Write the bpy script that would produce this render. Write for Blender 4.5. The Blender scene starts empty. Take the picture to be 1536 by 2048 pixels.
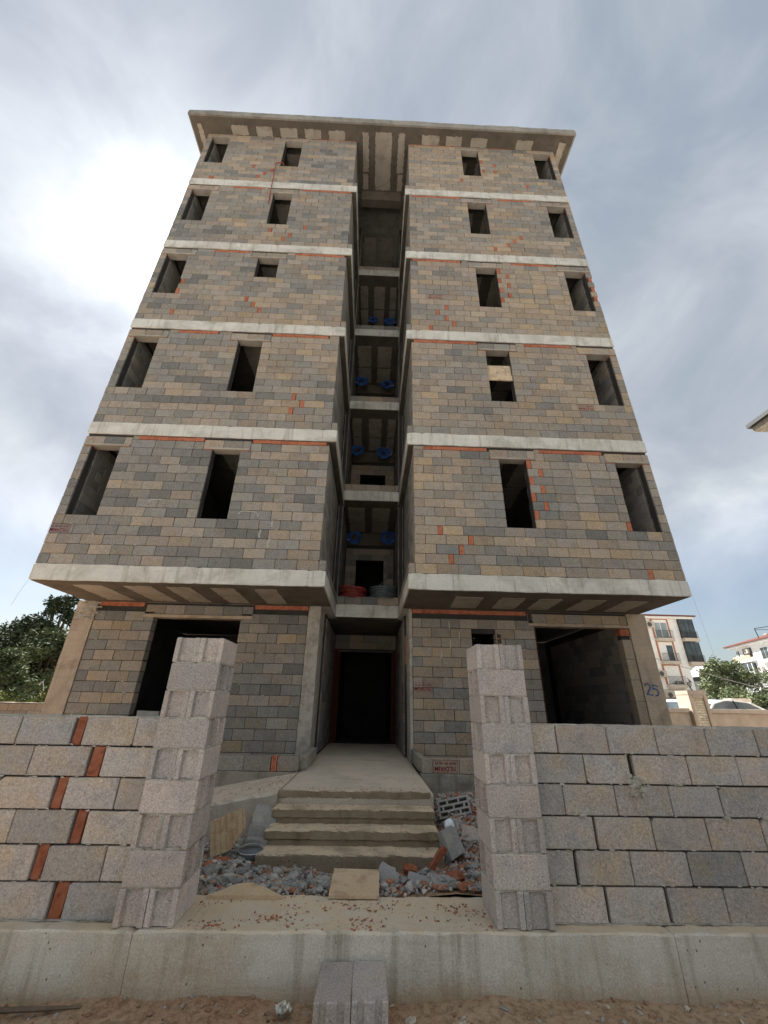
import bpy, math, random
from mathutils import Vector, Matrix
random.seed(7)
R = math.radians
scene = bpy.context.scene
COL = scene.collection

# ------------------------------------------------------------------ camera
cam_d = bpy.data.cameras.new('camera'); cam = bpy.data.objects.new('camera', cam_d); COL.objects.link(cam)
RX = Vector((0.99923111, -0.03516351, 0.01734102)); UX = Vector((-0.03076814, -0.42915616, 0.90270611)); FX = Vector((0.02430031, 0.90254558, 0.4299081))
cam.matrix_world = Matrix(((RX.x, UX.x, -FX.x, 0.06714543), (RX.y, UX.y, -FX.y, 0.0), (RX.z, UX.z, -FX.z, 1.64503323), (0, 0, 0, 1)))
cam_d.sensor_width = 36; cam_d.lens = 14.26614; cam_d.clip_start = .05; cam_d.clip_end = 4000
scene.camera = cam

# ------------------------------------------------------------------ world and sun
SUN_EL, SUN_AZ = 51.0, -39.0
SD = Vector((math.sin(R(SUN_AZ))*math.cos(R(SUN_EL)), math.cos(R(SUN_AZ))*math.cos(R(SUN_EL)), math.sin(R(SUN_EL))))
w = bpy.data.worlds.new('World'); scene.world = w; w.use_nodes = True
nt = w.node_tree; nt.nodes.clear()
class NG:
    def __init__(s, nt): s.nt = nt
    def n(s, t, **k):
        nd = s.nt.nodes.new(t)
        for a, b in k.items():
            if a.startswith('i_'):
                key = a[2:]; key = int(key) if key.isdigit() else key.replace('_', ' ')
                s.put(nd.inputs[key], b)
            else: setattr(nd, a, b)
        return nd
    def put(s, sock, b):
        if isinstance(b, bpy.types.NodeSocket): s.nt.links.new(b, sock)
        elif isinstance(b, (tuple, list)) and len(b) == 3 and sock.type == 'RGBA': sock.default_value = (*b, 1)
        else: sock.default_value = b
    def math(s, op, a, b=None, c=None, clamp=False):
        m = s.n('ShaderNodeMath', operation=op, use_clamp=clamp); s.put(m.inputs[0], a)
        if b is not None: s.put(m.inputs[1], b)
        if c is not None: s.put(m.inputs[2], c)
        return m.outputs[0]
    def mix(s, f, a, b, mode='MIX'):
        m = s.n('ShaderNodeMix', data_type='RGBA', blend_type=mode); s.put(m.inputs[0], f); s.put(m.inputs[6], a); s.put(m.inputs[7], b); return m.outputs[2]
    def ramp(s, f, pts, mode='LINEAR'):
        r = s.n('ShaderNodeValToRGB'); cr = r.color_ramp; cr.interpolation = mode
        while len(cr.elements) < len(pts): cr.elements.new(.5)
        for e, (p, c) in zip(cr.elements, pts):
            e.position = p; e.color = (c, c, c, 1) if not isinstance(c, (tuple, list)) else (*c, 1)
        s.put(r.inputs[0], f); return r.outputs[0]
    def noise(s, vec, scale, detail=4, rough=.55, w=None, dist=0.):
        m = s.n('ShaderNodeTexNoise', noise_dimensions='4D' if w is not None else '3D'); s.put(m.inputs['Vector'], vec)
        m.inputs['Scale'].default_value = scale; m.inputs['Detail'].default_value = detail; m.inputs['Roughness'].default_value = rough; m.inputs['Distortion'].default_value = dist
        if w is not None: s.put(m.inputs['W'], w)
        return m.outputs[0]
    def vmul(s, a, b):
        m = s.n('ShaderNodeVectorMath', operation='MULTIPLY'); s.put(m.inputs[0], a); s.put(m.inputs[1], b); return m.outputs[0]
g = NG(nt)
tc = g.n('ShaderNodeTexCoord'); dirn = g.n('ShaderNodeVectorMath', operation='NORMALIZE', i_0=tc.outputs['Generated']).outputs[0]
sky = g.n('ShaderNodeTexSky', sky_type='NISHITA', sun_disc=False, sun_elevation=R(SUN_EL), sun_rotation=R(SUN_AZ), air_density=1.2, dust_density=1.5, ozone_density=1.5)
sep = g.n('ShaderNodeSeparateXYZ', i_0=dirn)
den = g.math('ADD', g.math('MAXIMUM', sep.outputs[2], 0.0), .28)
cx_ = g.math('DIVIDE', sep.outputs[0], den); cy_ = g.math('DIVIDE', sep.outputs[1], den)
cv = g.n('ShaderNodeCombineXYZ', i_0=cx_, i_1=cy_, i_2=0.0).outputs[0]
rot = g.n('ShaderNodeMapping', i_Vector=cv); rot.inputs['Rotation'].default_value = (0, 0, R(24)); rot.inputs['Scale'].default_value = (1.35, .62, 1)
n1 = g.math('ADD', g.math('MULTIPLY', g.noise(rot.outputs[0], 1.5, 6, .5, dist=.25), .4), g.math('MULTIPLY', g.noise(g.vmul(dirn, (1., 1., 1.15)), 3.4, 7, .55, dist=.5), .6))
n2 = g.noise(cv, 0.75, 2, .45)
nn = g.math('ADD', g.math('MULTIPLY', n1, .55), g.math('MULTIPLY', n2, .45))
cover = g.ramp(nn, [(.34, .8), (.46, 1.)])
lum = g.ramp(nn, [(.40, (.335, .385, .445)), (.46, (.41, .455, .515)), (.52, (.52, .57, .62)), (.60, (.76, .80, .83))])
lilac = g.noise(cv, .9, 2, .5, w=3.)
lum = g.mix(g.ramp(lilac, [(.45, 0.), (.62, .5)]), lum, g.vmul(lum, (1.0, .98, 1.07)))
dt = g.n('ShaderNodeVectorMath', operation='DOT_PRODUCT', i_0=dirn, i_1=tuple(SD)).outputs['Value']
ang = g.math('ARCCOSINE', g.math('MINIMUM', dt, 1.0))
def gauss(a, s): return g.math('EXPONENT', g.math('MULTIPLY', g.math('POWER', g.math('DIVIDE', a, s), 2.0), -1.0))
gl = g.math('ADD', g.math('MULTIPLY', gauss(ang, .08), 1.6), g.math('ADD', g.math('MULTIPLY', gauss(ang, .155), .32), g.math('MULTIPLY', gauss(ang, .36), .09)))
gl = g.math('MULTIPLY', gl, g.ramp(n1, [(.3, .7), (.62, 1.25)]))
skyc = g.n('ShaderNodeVectorMath', operation='SCALE', i_0=sky.outputs[0]); skyc.inputs['Scale'].default_value = .125
lowf = g.ramp(sep.outputs[2], [(0.0, .3), (.16, .4), (.38, 1.)])
base = g.mix(g.math('MULTIPLY', cover, lowf), skyc.outputs[0], lum)
tot = g.mix(1.0, base, g.vmul(g.n('ShaderNodeCombineXYZ', i_0=gl, i_1=gl, i_2=gl).outputs[0], (1.0, 1.0, .98)), 'ADD')
bg = g.n('ShaderNodeBackground', i_Color=tot, i_Strength=.40)
nt.links.new(bg.outputs[0], g.n('ShaderNodeOutputWorld').inputs[0])
sun_d = bpy.data.lights.new('sun', 'SUN'); sun_d.energy = 5.0; sun_d.angle = R(.53); sun_d.color = (1, .97, .93)
sun = bpy.data.objects.new('sun', sun_d); COL.objects.link(sun); sun.location = (-30, 38, 60)
sun.rotation_euler = SD.to_track_quat('Z', 'Y').to_euler()
vs = scene.view_settings; vs.view_transform = 'Standard'; vs.look = 'None'; vs.exposure = 1.55; vs.gamma = 1; vs.use_curve_mapping = False
scene.cycles.max_bounces = 6; scene.cycles.diffuse_bounces = 4

# ------------------------------------------------------------------ materials
def mat(name, fn, rough=.9, spec=.2):
    m = bpy.data.materials.new(name); m.use_nodes = True; t = m.node_tree
    b = t.nodes['Principled BSDF']; b.inputs['Roughness'].default_value = rough; b.inputs['Specular IOR Level'].default_value = spec
    fn(NG(t), b); return m
def bump(g, b, h, strength=.5, dist=.01):
    k = g.n('ShaderNodeBump', i_Height=h); k.inputs['Strength'].default_value = strength; k.inputs['Distance'].default_value = dist
    g.put(b.inputs['Normal'], k.outputs[0])
def plain(col, rough=.6, spec=.3, metal=0., var=.12, sc=8., bm=0.):
    def f(g, b):
        p = g.n('ShaderNodeNewGeometry').outputs['Position']; n = g.noise(p, sc, 5, .6)
        lo = tuple(c*(1-var) for c in col); hi = tuple(min(1, c*(1+var)) for c in col)
        g.put(b.inputs['Base Color'], g.mix(g.ramp(n, [(.3, 0.), (.7, 1.)]), lo, hi)); b.inputs['Metallic'].default_value = metal
        if bm: bump(g, b, g.noise(p, 60, 4, .6), bm, .005)
    return lambda name: mat(name, f, rough, spec)
def block_fn(src, stops, ochre=.55, near=False):
    def f(g, b):
        p = g.n('ShaderNodeNewGeometry').outputs['Position']
        tone = {'obj': lambda: g.n('ShaderNodeObjectInfo').outputs['Random'], 'prop': lambda: g.n('ShaderNodeAttribute', attribute_name='tone', attribute_type='OBJECT').outputs['Fac'], 'attr': lambda: g.n('ShaderNodeAttribute', attribute_name='tone').outputs['Fac']}[src]()
        W = g.math('MULTIPLY', tone, 53.)
        c = g.ramp(tone, stops, 'CONSTANT')
        mott = g.noise(p, 5.5, 3, .5, w=W)
        och = g.ramp(mott, [(.47, 0.), (.68, ochre)])
        lum_ = g.n('ShaderNodeSeparateColor', i_0=c).outputs[0]
        och = g.math('MULTIPLY', och, g.ramp(lum_, [(.16, .15), (.25, 1.)]))
        c = g.mix(och, c, g.vmul(c, (1.12, .98, .74)))
        gr = g.ramp(g.noise(p, 7., 2, .5, w=g.math('ADD', W, 9.)), [(.5, 0.), (.68, .55)])
        c = g.mix(gr, c, g.vmul(c, (.72, .75, .79)))
        fine = g.math('ADD', g.math('MULTIPLY', g.noise(p, 190, 3, .7), .5), g.math('MULTIPLY', g.noise(p, 75, 3, .7), .5)) if near else g.noise(p, 70, 3, .7)
        c = g.mix(g.ramp(fine, [(.37, .9 if near else .7), (.49, 0.), (1., 0.)]), c, g.vmul(c, (.45, .45, .47)))
        c = g.mix(g.ramp(fine, [(.54, 0.), (.64, .8 if near else .35)]), c, g.vmul(c, (1.7, 1.65, 1.6)))
        rr = g.math('FRACT', g.math('MULTIPLY', tone, 17.3))
        c = g.vmul(c, g.ramp(rr, [(0, .84), (1, 1.16)]))
        g.put(b.inputs['Base Color'], c)
        bump(g, b, g.math('ADD', fine, g.math('MULTIPLY', g.noise(p, 25, 4, .6), .6)), 1. if near else .5, .010 if near else .006)
    return f
FAC = [(0, (.18, .18, .17)), (.08, (.205, .203, .19)), (.22, (.23, .222, .203)), (.38, (.255, .236, .208)), (.50, (.275, .247, .21)), (.60, (.29, .25, .207)), (.72, (.31, .262, .208)), (.84, (.325, .265, .19)), (.94, (.335, .29, .23))]
FAC = [(p, (c[0]*1.05, c[1]*1.0, c[2]*.95)) for p, c in FAC]
NEA = [(0, (.41, .365, .325)), (.2, (.425, .37, .32)), (.38, (.33, .305, .28)), (.5, (.42, .37, .33)), (.68, (.375, .34, .31)), (.8, (.44, .38, .33)), (.93, (.29, .275, .255))]
PIL = [(0, (.45, .40, .36)), (.3, (.47, .405, .36)), (.55, (.39, .352, .325)), (.75, (.49, .43, .385))]
M = {}
M['block'] = mat('block', block_fn('prop', FAC)); M['blocks_far'] = mat('blocks_far', block_fn('attr', FAC))
M['block_near'] = mat('block_near', block_fn('obj', NEA, .7, True), .95, .1); M['block_pillar'] = mat('block_pillar', block_fn('obj', PIL, .25, True), .95, .1)
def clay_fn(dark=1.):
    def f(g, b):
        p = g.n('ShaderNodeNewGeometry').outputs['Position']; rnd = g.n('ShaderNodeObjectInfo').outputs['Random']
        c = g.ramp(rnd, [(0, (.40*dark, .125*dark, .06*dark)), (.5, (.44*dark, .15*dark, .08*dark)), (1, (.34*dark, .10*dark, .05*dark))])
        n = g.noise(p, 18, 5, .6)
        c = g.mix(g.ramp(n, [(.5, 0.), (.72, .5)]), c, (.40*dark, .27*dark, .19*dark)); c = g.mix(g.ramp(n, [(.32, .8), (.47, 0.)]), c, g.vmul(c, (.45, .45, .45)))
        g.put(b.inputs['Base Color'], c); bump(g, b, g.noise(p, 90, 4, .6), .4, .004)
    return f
M['clay'] = mat('clay', clay_fn(), .85); M['clay_near'] = mat('clay_near', clay_fn(.62), .85); M['clay_shaded'] = mat('clay_shaded', clay_fn(.22), .85)  # last copy: same clay, colour lowered to stand for unlit doorway and rooms
def conc_fn(a, c2, dirt=None, dsc=1.2, pits=0., streak=0., dust=None, bs=.4, zr=None):
    def f(g, b):
        ge = g.n('ShaderNodeNewGeometry'); p = ge.outputs['Position']
        n = g.noise(p, 1.6, 8, .62); c = g.mix(g.ramp(n, [(.33, 0.), (.67, 1.)]), a, c2)
        n2 = g.noise(p, dsc, 6, .65, w=4.2, dist=.6)
        if dirt: c = g.mix(g.ramp(n2, [(.48, 0.), (.66, .75)]), c, dirt)
        if zr:
            z = g.n('ShaderNodeSeparateXYZ', i_0=p).outputs[2]
            zz = g.math('ADD', g.math('MULTIPLY', g.math('SUBTRACT', z, zr[0]), 1/(zr[1]-zr[0])), g.math('MULTIPLY', g.math('SUBTRACT', n2, .5), 1.6))
            c = g.mix(g.ramp(zz, [(0., .85), (1., 0.)]), c, zr[2])
        if streak:
            sn = g.noise(g.vmul(p, (9., 9., .7)), 1.0, 6, .6); c = g.mix(g.ramp(sn, [(.54, 0.), (.72, streak)]), c, g.vmul(c, (.5, .48, .42)))
            sb = g.noise(g.vmul(p, (.8, 2., 26.)), 1.0, 4, .6); c = g.mix(g.ramp(sb, [(.5, 0.), (.72, .3)]), c, g.vmul(c, (.75, .73, .7)))
        fine = g.noise(p, 95, 4, .7); c = g.mix(.42, c, g.vmul(c, g.ramp(fine, [(.3, .5), (.7, 1.5)])))
        h = g.math('ADD', fine, g.math('MULTIPLY', g.noise(p, 11, 6, .65), 1.6))
        if pits:
            v = g.n('ShaderNodeTexVoronoi', i_Vector=g.vmul(p, (1., 1., .8))); v.inputs['Scale'].default_value = 19
            hole = g.math('MULTIPLY', g.ramp(v.outputs['Distance'], [(.05, 1.), (.13, 0.)]), g.ramp(g.noise(p, 5, 2, .5), [(.5, 0.), (.58, 1.)]))
            c = g.mix(g.math('MULTIPLY', hole, pits), c, g.vmul(c, (.25, .22, .19))); h = g.math('SUBTRACT', h, g.math('MULTIPLY', hole, 2.5))
        if dust:
            nz = g.n('ShaderNodeSeparateXYZ', i_0=ge.outputs['Normal']).outputs[2]
            dn = g.math('MULTIPLY', g.ramp(nz, [(.55, 0.), (.85, 1.)]), g.ramp(g.noise(p, 3.2, 7, .65), [(.38, .35), (.58, 1.)]))
            c = g.mix(g.math('MULTIPLY', dn, .85), c, dust)
            ch = g.n('ShaderNodeTexVoronoi', i_Vector=p); ch.inputs['Scale'].default_value = 60
            c = g.mix(g.math('MULTIPLY', g.math('MULTIPLY', g.ramp(ch.outputs['Distance'], [(.14, 1.), (.2, 0.)]), g.ramp(g.noise(p, 6, 3, .6), [(.5, 0.), (.6, .8)])), g.ramp(nz, [(.5, 0.), (.8, 1.)])), c, (.22, .09, .05))
        g.put(b.inputs['Base Color'], c); bump(g, b, h, bs, .012)
    return f
M['band'] = mat('band_concrete', conc_fn((.60, .575, .505), (.49, .465, .405), (.33, .305, .25), 2.2, .8, .7, bs=.35), .9)
M['soffit'] = mat('soffit_concrete', conc_fn((.14, .118, .09), (.105, .088, .068), (.07, .058, .045), 1.6, .3, bs=.5), .9)  # dirty brown underside, colour lowered further to deepen the recess shade
M['roofc'] = mat('roof_concrete', conc_fn((.32, .295, .255), (.23, .21, .18), (.13, .12, .10), 1.4, .3, .3, bs=.5), .9)
M['filler'] = mat('filler', conc_fn((.37, .325, .265), (.30, .26, .21), (.21, .175, .135), 2.6, .2, bs=.3), .9)
M['column'] = mat('column_concrete', conc_fn((.46, .36, .26), (.37, .30, .225), (.25, .19, .14), 2.4, 1., .35, bs=.7), .9)
M['rough_column'] = mat('rough_column', conc_fn((.46, .41, .34), (.35, .32, .27), (.22, .20, .165), 7., 1., .3, bs=1.), .95)
M['footing'] = mat('footing_concrete', conc_fn((.58, .54, .46), (.47, .43, .355), (.38, .29, .19), 1.1, 1., .75, dust=(.58, .46, .31), bs=.45, zr=(-.02, .12, (.33, .23, .13))), .85)
M['steps'] = mat('steps_concrete', conc_fn((.29, .235, .165), (.23, .185, .125), (.17, .13, .08), 2.6, .5, .4, dust=(.66, .53, .37), bs=.8), .92)
M['platform'] = mat('platform_concrete', conc_fn((.52, .47, .39), (.36, .32, .26), (.27, .21, .145), 1.9, .7, dust=(.60, .50, .38), bs=.8), .92)
M['plinth'] = mat('plinth_concrete', conc_fn((.30, .27, .22), (.22, .195, .155), (.11, .10, .08), 3., .5, .6, bs=.6), .9)
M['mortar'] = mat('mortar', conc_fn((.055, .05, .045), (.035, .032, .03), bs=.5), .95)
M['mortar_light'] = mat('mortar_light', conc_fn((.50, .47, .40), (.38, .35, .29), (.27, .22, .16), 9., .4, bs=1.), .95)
M['inner'] = mat('inner_shade_dark', conc_fn((.12, .115, .11), (.08, .078, .075), bs=.5), .95)  # dark colour stands in for the gloom inside the rooms
M['wood'] = plain((.47, .36, .24), .8, .2, var=.3, sc=14, bm=.3)('wood')
def soil_fn(g, b):
    p = g.n('ShaderNodeNewGeometry').outputs['Position']; n = g.noise(p, 1.3, 8, .65); n2 = g.noise(p, 22, 5, .7)
    c = g.mix(g.ramp(n, [(.35, 0.), (.65, 1.)]), (.33, .195, .115), (.42, .31, .205)); c = g.mix(g.ramp(n2, [(.4, .7), (.55, 0.)]), c, g.vmul(c, (.5, .48, .45)))
    v = g.n('ShaderNodeTexVoronoi', i_Vector=p); v.inputs['Scale'].default_value = 48
    c = g.mix(g.ramp(v.outputs['Distance'], [(.12, .6), (.22, 0.)]), c, (.42, .33, .25))
    g.put(b.inputs['Base Color'], c); bump(g, b, g.math('ADD', n2, g.math('MULTIPLY', g.noise(p, 6, 5, .6), 2.)), .8, .02)
M['paleground'] = plain((.38, .36, .335), .95, .1, var=.15, sc=.3)('pale_bounce_ground')  # unseen street kept pale to bounce sunlight onto the facade
M['soil'] = mat('soil', soil_fn, .95, .1)
def attr_fn(stops, sc=40):
    def f(g, b):
        p = g.n('ShaderNodeNewGeometry').outputs['Position']; t = g.n('ShaderNodeAttribute', attribute_name='tone').outputs['Fac']
        c = g.ramp(t, stops, 'CONSTANT'); n = g.noise(p, sc, 5, .65)
        c = g.mix(g.ramp(n, [(.3, .8), (.52, 0.)]), c, g.vmul(c, (.5, .5, .5))); c = g.mix(g.ramp(n, [(.55, 0.), (.75, .35)]), c, (.5, .46, .4))
        g.put(b.inputs['Base Color'], c); bump(g, b, n, .7, .008)
    return f
M['rubble'] = mat('rubble', attr_fn([(0, (.30, .295, .27)), (.22, (.22, .218, .205)), (.42, (.37, .355, .32)), (.60, (.27, .245, .205)), (.74, (.33, .14, .085)), (.86, (.33, .235, .17)), (.94, (.48, .45, .39))]), .95)
M['chips'] = mat('chips', attr_fn([(0, (.30, .12, .065)), (.45, (.38, .16, .09)), (.8, (.30, .24, .18))]), .95)
M['gravel'] = mat('gravel', attr_fn([(0, (.30, .18, .11)), (.3, (.36, .27, .19)), (.55, (.24, .13, .08)), (.75, (.30, .29, .26)), (.92, (.46, .40, .32))]), .95)
M['grey'] = mat('broken_block', conc_fn((.36, .35, .325), (.28, .275, .26), (.43, .40, .35), 5., .2, bs=1.), .95)
M['ochre'] = mat('ochre_slab', conc_fn((.50, .37, .22), (.42, .33, .22), (.33, .19, .09), 7., .2, bs=.6), .9)
M['ply'] = mat('plywood', conc_fn((.56, .44, .30), (.50, .37, .23), (.28, .14, .08), 4., .3, bs=.4), .9)
M['white'] = plain((.78, .775, .75), .8, .2, var=.06, sc=2)('white_render'); M['cream'] = plain((.52, .44, .35), .85, .2, var=.15, sc=3, bm=.3)('cream_render')
M['orange'] = plain((.42, .17, .09), .7, .2)('orange_trim'); M['glass'] = plain((.05, .065, .075), .12, .6, var=.5, sc=1.5)('dark_glass')
M['glass2'] = plain((.28, .33, .34), .15, .6, var=.3, sc=2)('curtained_glass'); M['frame'] = plain((.78, .78, .76), .4, .4)('white_frame')
M['rail'] = plain((.07, .07, .07), .5, .4)('railing_metal'); M['tile'] = plain((.13, .055, .045), .8, .2, sc=5)('roof_tile'); M['trimgrey'] = plain((.50, .44, .37), .8, .2)('balcony_edge')
M['carwhite'] = plain((.78, .79, .80), .25, .5, var=.02)('white_car_paint'); M['rubber'] = plain((.03, .03, .03), .8, .2)('rubber'); M['chrome'] = plain((.5, .5, .5), .3, .5, .6)('silver_metal')
M['paleb'] = mat('pale_stone', block_fn('obj', [(0, (.78, .72, .56)), (.5, (.72, .66, .50)), (.8, (.82, .76, .62))], .2)); M['blue'] = plain((.03, .10, .32), .5, .4, var=.4)('blue_hose')
M['redhose'] = plain((.26, .04, .03), .5, .4, var=.3)('red_conduit'); M['greyhose'] = plain((.10, .115, .12), .5, .4, var=.3)('grey_conduit'); M['whitecable'] = plain((.5, .5, .48), .6, .3)('white_cable')
M['stamp'] = plain((.20, .03, .035), .9, .1, var=.4, sc=60)('red_stamp_ink'); M['spray'] = plain((.03, .09, .22), .8, .2, var=.3, sc=30)('blue_spray_paint')
M['bag'] = plain((.62, .66, .68), .5, .4, var=.15, sc=20)('white_plastic'); M['foil'] = plain((.45, .43, .36), .3, .5, .5, var=.6, sc=60)('crumpled_foil'); M['black'] = plain((.02, .02, .02), .5, .3)('black_metal')
LS = 1.5
def leaf_fn(a, b_, c_):
    a, b_, c_ = [tuple(q*LS for q in t) for t in (a, b_, c_)]
    def f(g, b):
        ge = g.n('ShaderNodeNewGeometry'); p = ge.outputs['Position']; n = g.noise(p, .9, 4, .6); n2 = g.noise(p, 5, 3, .7)
        c = g.mix(g.ramp(n, [(.38, 0.), (.62, 1.)]), a, b_); c = g.mix(g.ramp(n2, [(.5, 0.), (.7, .8)]), c, c_)
        g.put(b.inputs['Base Color'], c)
    return f
M['leaf_dark'] = mat('leaf_dark', leaf_fn((.018, .03, .016), (.032, .046, .022), (.05, .065, .03)), .8); M['leaf_mid'] = mat('leaf_mid', leaf_fn((.045, .065, .03), (.08, .10, .05), (.12, .14, .08)), .8)
M['leaf_yellow'] = mat('leaf_yellow', leaf_fn((.07, .09, .03), (.13, .15, .04), (.26, .26, .05)), .8); M['leaf_olive'] = mat('leaf_olive', leaf_fn((.065, .085, .045), (.11, .13, .07), (.16, .18, .11)), .8)
M['bark'] = plain((.12, .09, .065), .9, .1, var=.4)('bark')

# ------------------------------------------------------------------ mesh helpers
class MB:
    def __init__(s): s.v = []; s.f = []; s.t = []; s.cur = 0.
    def add(s, vs, fs, Mx=None):
        o = len(s.v)
        s.v += [tuple(Mx @ Vector(q)) if Mx else tuple(q) for q in vs]; s.f += [tuple(i+o for i in q) for q in fs]; s.t += [s.cur]*len(fs)
    def box(s, x0, x1, y0, y1, z0, z1, Mx=None):
        s.add([(x0, y0, z0), (x1, y0, z0), (x1, y1, z0), (x0, y1, z0), (x0, y0, z1), (x1, y0, z1), (x1, y1, z1), (x0, y1, z1)],
              [(0, 3, 2, 1), (4, 5, 6, 7), (0, 1, 5, 4), (1, 2, 6, 5), (2, 3, 7, 6), (3, 0, 4, 7)], Mx)
    def rings(s, rs, caps=True, Mx=None):
        n = len(rs[0]); vs = [q for r in rs for q in r]; fs = []
        for k in range(len(rs)-1):
            for i in range(n): fs.append((k*n+i, k*n+(i+1) % n, (k+1)*n+(i+1) % n, (k+1)*n+i))
        if caps: fs.append(tuple(range(n))[::-1]); fs.append(tuple((len(rs)-1)*n+i for i in range(n)))
        s.add(vs, fs, Mx)
    def tube(s, pts, r, n=8, closed=False):
        rs = []; N = len(pts); up = Vector((0, 0, 1))
        for i, p in enumerate(pts):
            p = Vector(p); a = Vector(pts[(i-1) % N] if (i > 0 or closed) else pts[0]); b = Vector(pts[(i+1) % N] if (i < N-1 or closed) else pts[-1])
            t = (b-a).normalized() if (b-a).length > 1e-9 else up
            u = t.cross(up) if abs(t.z) < .95 else t.cross(Vector((0, 1, 0))); u.normalize(); v_ = t.cross(u); rr = r[i] if isinstance(r, (list, tuple)) else r
            rs.append([tuple(p+u*math.cos(2*math.pi*k/n)*rr+v_*math.sin(2*math.pi*k/n)*rr) for k in range(n)])
        if closed: rs.append(rs[0])
        s.rings(rs, not closed)
    def mesh(s, name, m, smooth=False, attr=False):
        me = bpy.data.meshes.new(name); me.from_pydata(s.v, [], s.f); me.materials.append(m)
        if attr:
            a = me.attributes.new('tone', 'FLOAT', 'FACE'); a.data.foreach_set('value', s.t)
        if smooth: me.polygons.foreach_set('use_smooth', [True]*len(me.polygons))
        me.update(); return me
    def obj(s, name, m, parent=None, smooth=False, attr=False, **k): return link(name, s.mesh(name, m, smooth, attr), parent, **k)
def link(name, me, parent=None, loc=None, rz=0., **k):
    o = bpy.data.objects.new(name, me); COL.objects.link(o)
    if parent is not None: o.parent = parent
    if loc is not None: o.location = loc
    if rz: o.rotation_euler = (0, 0, rz)
    tag(o, **k); return o
def tag(o, label=None, cat=None, group=None, kind=None):
    if label: o['label'] = label
    if cat: o['category'] = cat
    if group: o['group'] = group
    if kind: o['kind'] = kind
    return o
def thing(name, label, cat, loc=(0, 0, 0), rz=0., group=None):
    o = bpy.data.objects.new(name, None); COL.objects.link(o); o.location = loc; o.rotation_euler = (0, 0, rz); o.empty_display_size = .1
    return tag(o, label, cat, group)
def kids(o): return [c for c in bpy.data.objects if c.parent == o]
def J(a): return random.uniform(-a, a)
# long member with rough edges, built along x (axis 0), y or z; cross-section is a chamfered rectangle whose ring is jittered every step
def rough(mb, x0, x1, y0, y1, z0, z1, axis=0, step=.09, jit=.004, ch=.006, Mx=None):
    lo = (x0, y0, z0); hi = (x1, y1, z1); a = axis; b, c = [(1, 2), (0, 2), (0, 1)][axis]
    L = hi[a]-lo[a]; n = max(2, min(220, int(L/step))); rs = []; st = [[0, 0] for _ in range(8)]
    for i in range(n+1):
        t = lo[a]+L*i/n; e = .0 if 0 < i < n else ch
        B0, B1, C0, C1 = lo[b]+e, hi[b]-e, lo[c]+e, hi[c]-e
        q = [(B0+ch, C0), (B1-ch, C0), (B1, C0+ch), (B1, C1-ch), (B1-ch, C1), (B0+ch, C1), (B0, C1-ch), (B0, C0+ch)]
        r = []
        for kk, (u, v) in enumerate(q):
            st[kk][0] = st[kk][0]*.72+J(jit*.75); st[kk][1] = st[kk][1]*.72+J(jit*.75)
            P = [0, 0, 0]; P[a] = t; P[b] = u+st[kk][0]; P[c] = v+st[kk][1]; r.append(tuple(P))
        if axis == 1: r = r[::-1]
        rs.append(r)
    mb.rings(rs, True, Mx)

def ico():
    t = (1+5**.5)/2; v = [(-1, t, 0), (1, t, 0), (-1, -t, 0), (1, -t, 0), (0, -1, t), (0, 1, t), (0, -1, -t), (0, 1, -t), (t, 0, -1), (t, 0, 1), (-t, 0, -1), (-t, 0, 1)]
    f = [(0, 11, 5), (0, 5, 1), (0, 1, 7), (0, 7, 10), (0, 10, 11), (1, 5, 9), (5, 11, 4), (11, 10, 2), (10, 7, 6), (7, 1, 8), (3, 9, 4), (3, 4, 2), (3, 2, 6), (3, 6, 8), (3, 8, 9), (4, 9, 5), (2, 4, 11), (6, 2, 10), (8, 6, 7), (9, 8, 1)]
    return [Vector(q).normalized() for q in v], f
IV, IF = ico()
def chunk(mb, x, y, z, s, flat=1., jit=.35, st=None):
    Mx = Matrix.Translation((x, y, z)) @ Matrix.Rotation(random.random()*6.28, 4, 'Z') @ Matrix.Rotation(J(.7), 4, 'X') @ Matrix.Diagonal((s*random.uniform(.7, 1.5), s*random.uniform(.6, 1.1), s*flat*random.uniform(.5, .9), 1))
    mb.cur = random.random() if st is None else st
    mb.add([tuple(q*(1+J(jit))) for q in IV], IF, Mx)
# ------------------------------------------------------------------ masonry units
def outline(L, H, c0, c1, npt, jit):
    r = []
    for (cx, cz, sx, sz) in ((0, 0, 1, 1), (L, 0, -1, 1), (L, H, -1, -1), (0, H, 1, -1)):
        c = random.uniform(c0, c1)*(3.2 if random.random() < .08 else 1); c = min(c, L*.3, H*.3)
        a = (cx+sx*c, cz); b = (cx, cz+sz*c)
        r += [b, a] if (cx == 0) == (cz == 0) else [a, b]
    if npt == 16:
        q = []
        for i in range(8):
            a, b = r[i], r[(i+1) % 8]; q.append(a); q.append(((a[0]+b[0])/2+J(jit), (a[1]+b[1])/2+J(jit)))
        r = q
    return r
def unit(L, H, D, near=False):
    """block with its front face at y=0, lower left corner at the origin"""
    mb = MB(); o = outline(L, H, .003 if near else .002, .009 if near else .006, 16 if near else 8, .0025); b = .005 if near else .004
    def ring(y, k): return [(min(max(x, k), L-k), y, min(max(z, k), H-k)) for x, z in o]
    if near: mb.rings([ring(0, b), ring(b, 0.), ring(D-b, 0.), ring(D, b)])
    else: mb.rings([ring(0, b), ring(b, 0.), ring(D, 0.)])
    return mb
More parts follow.
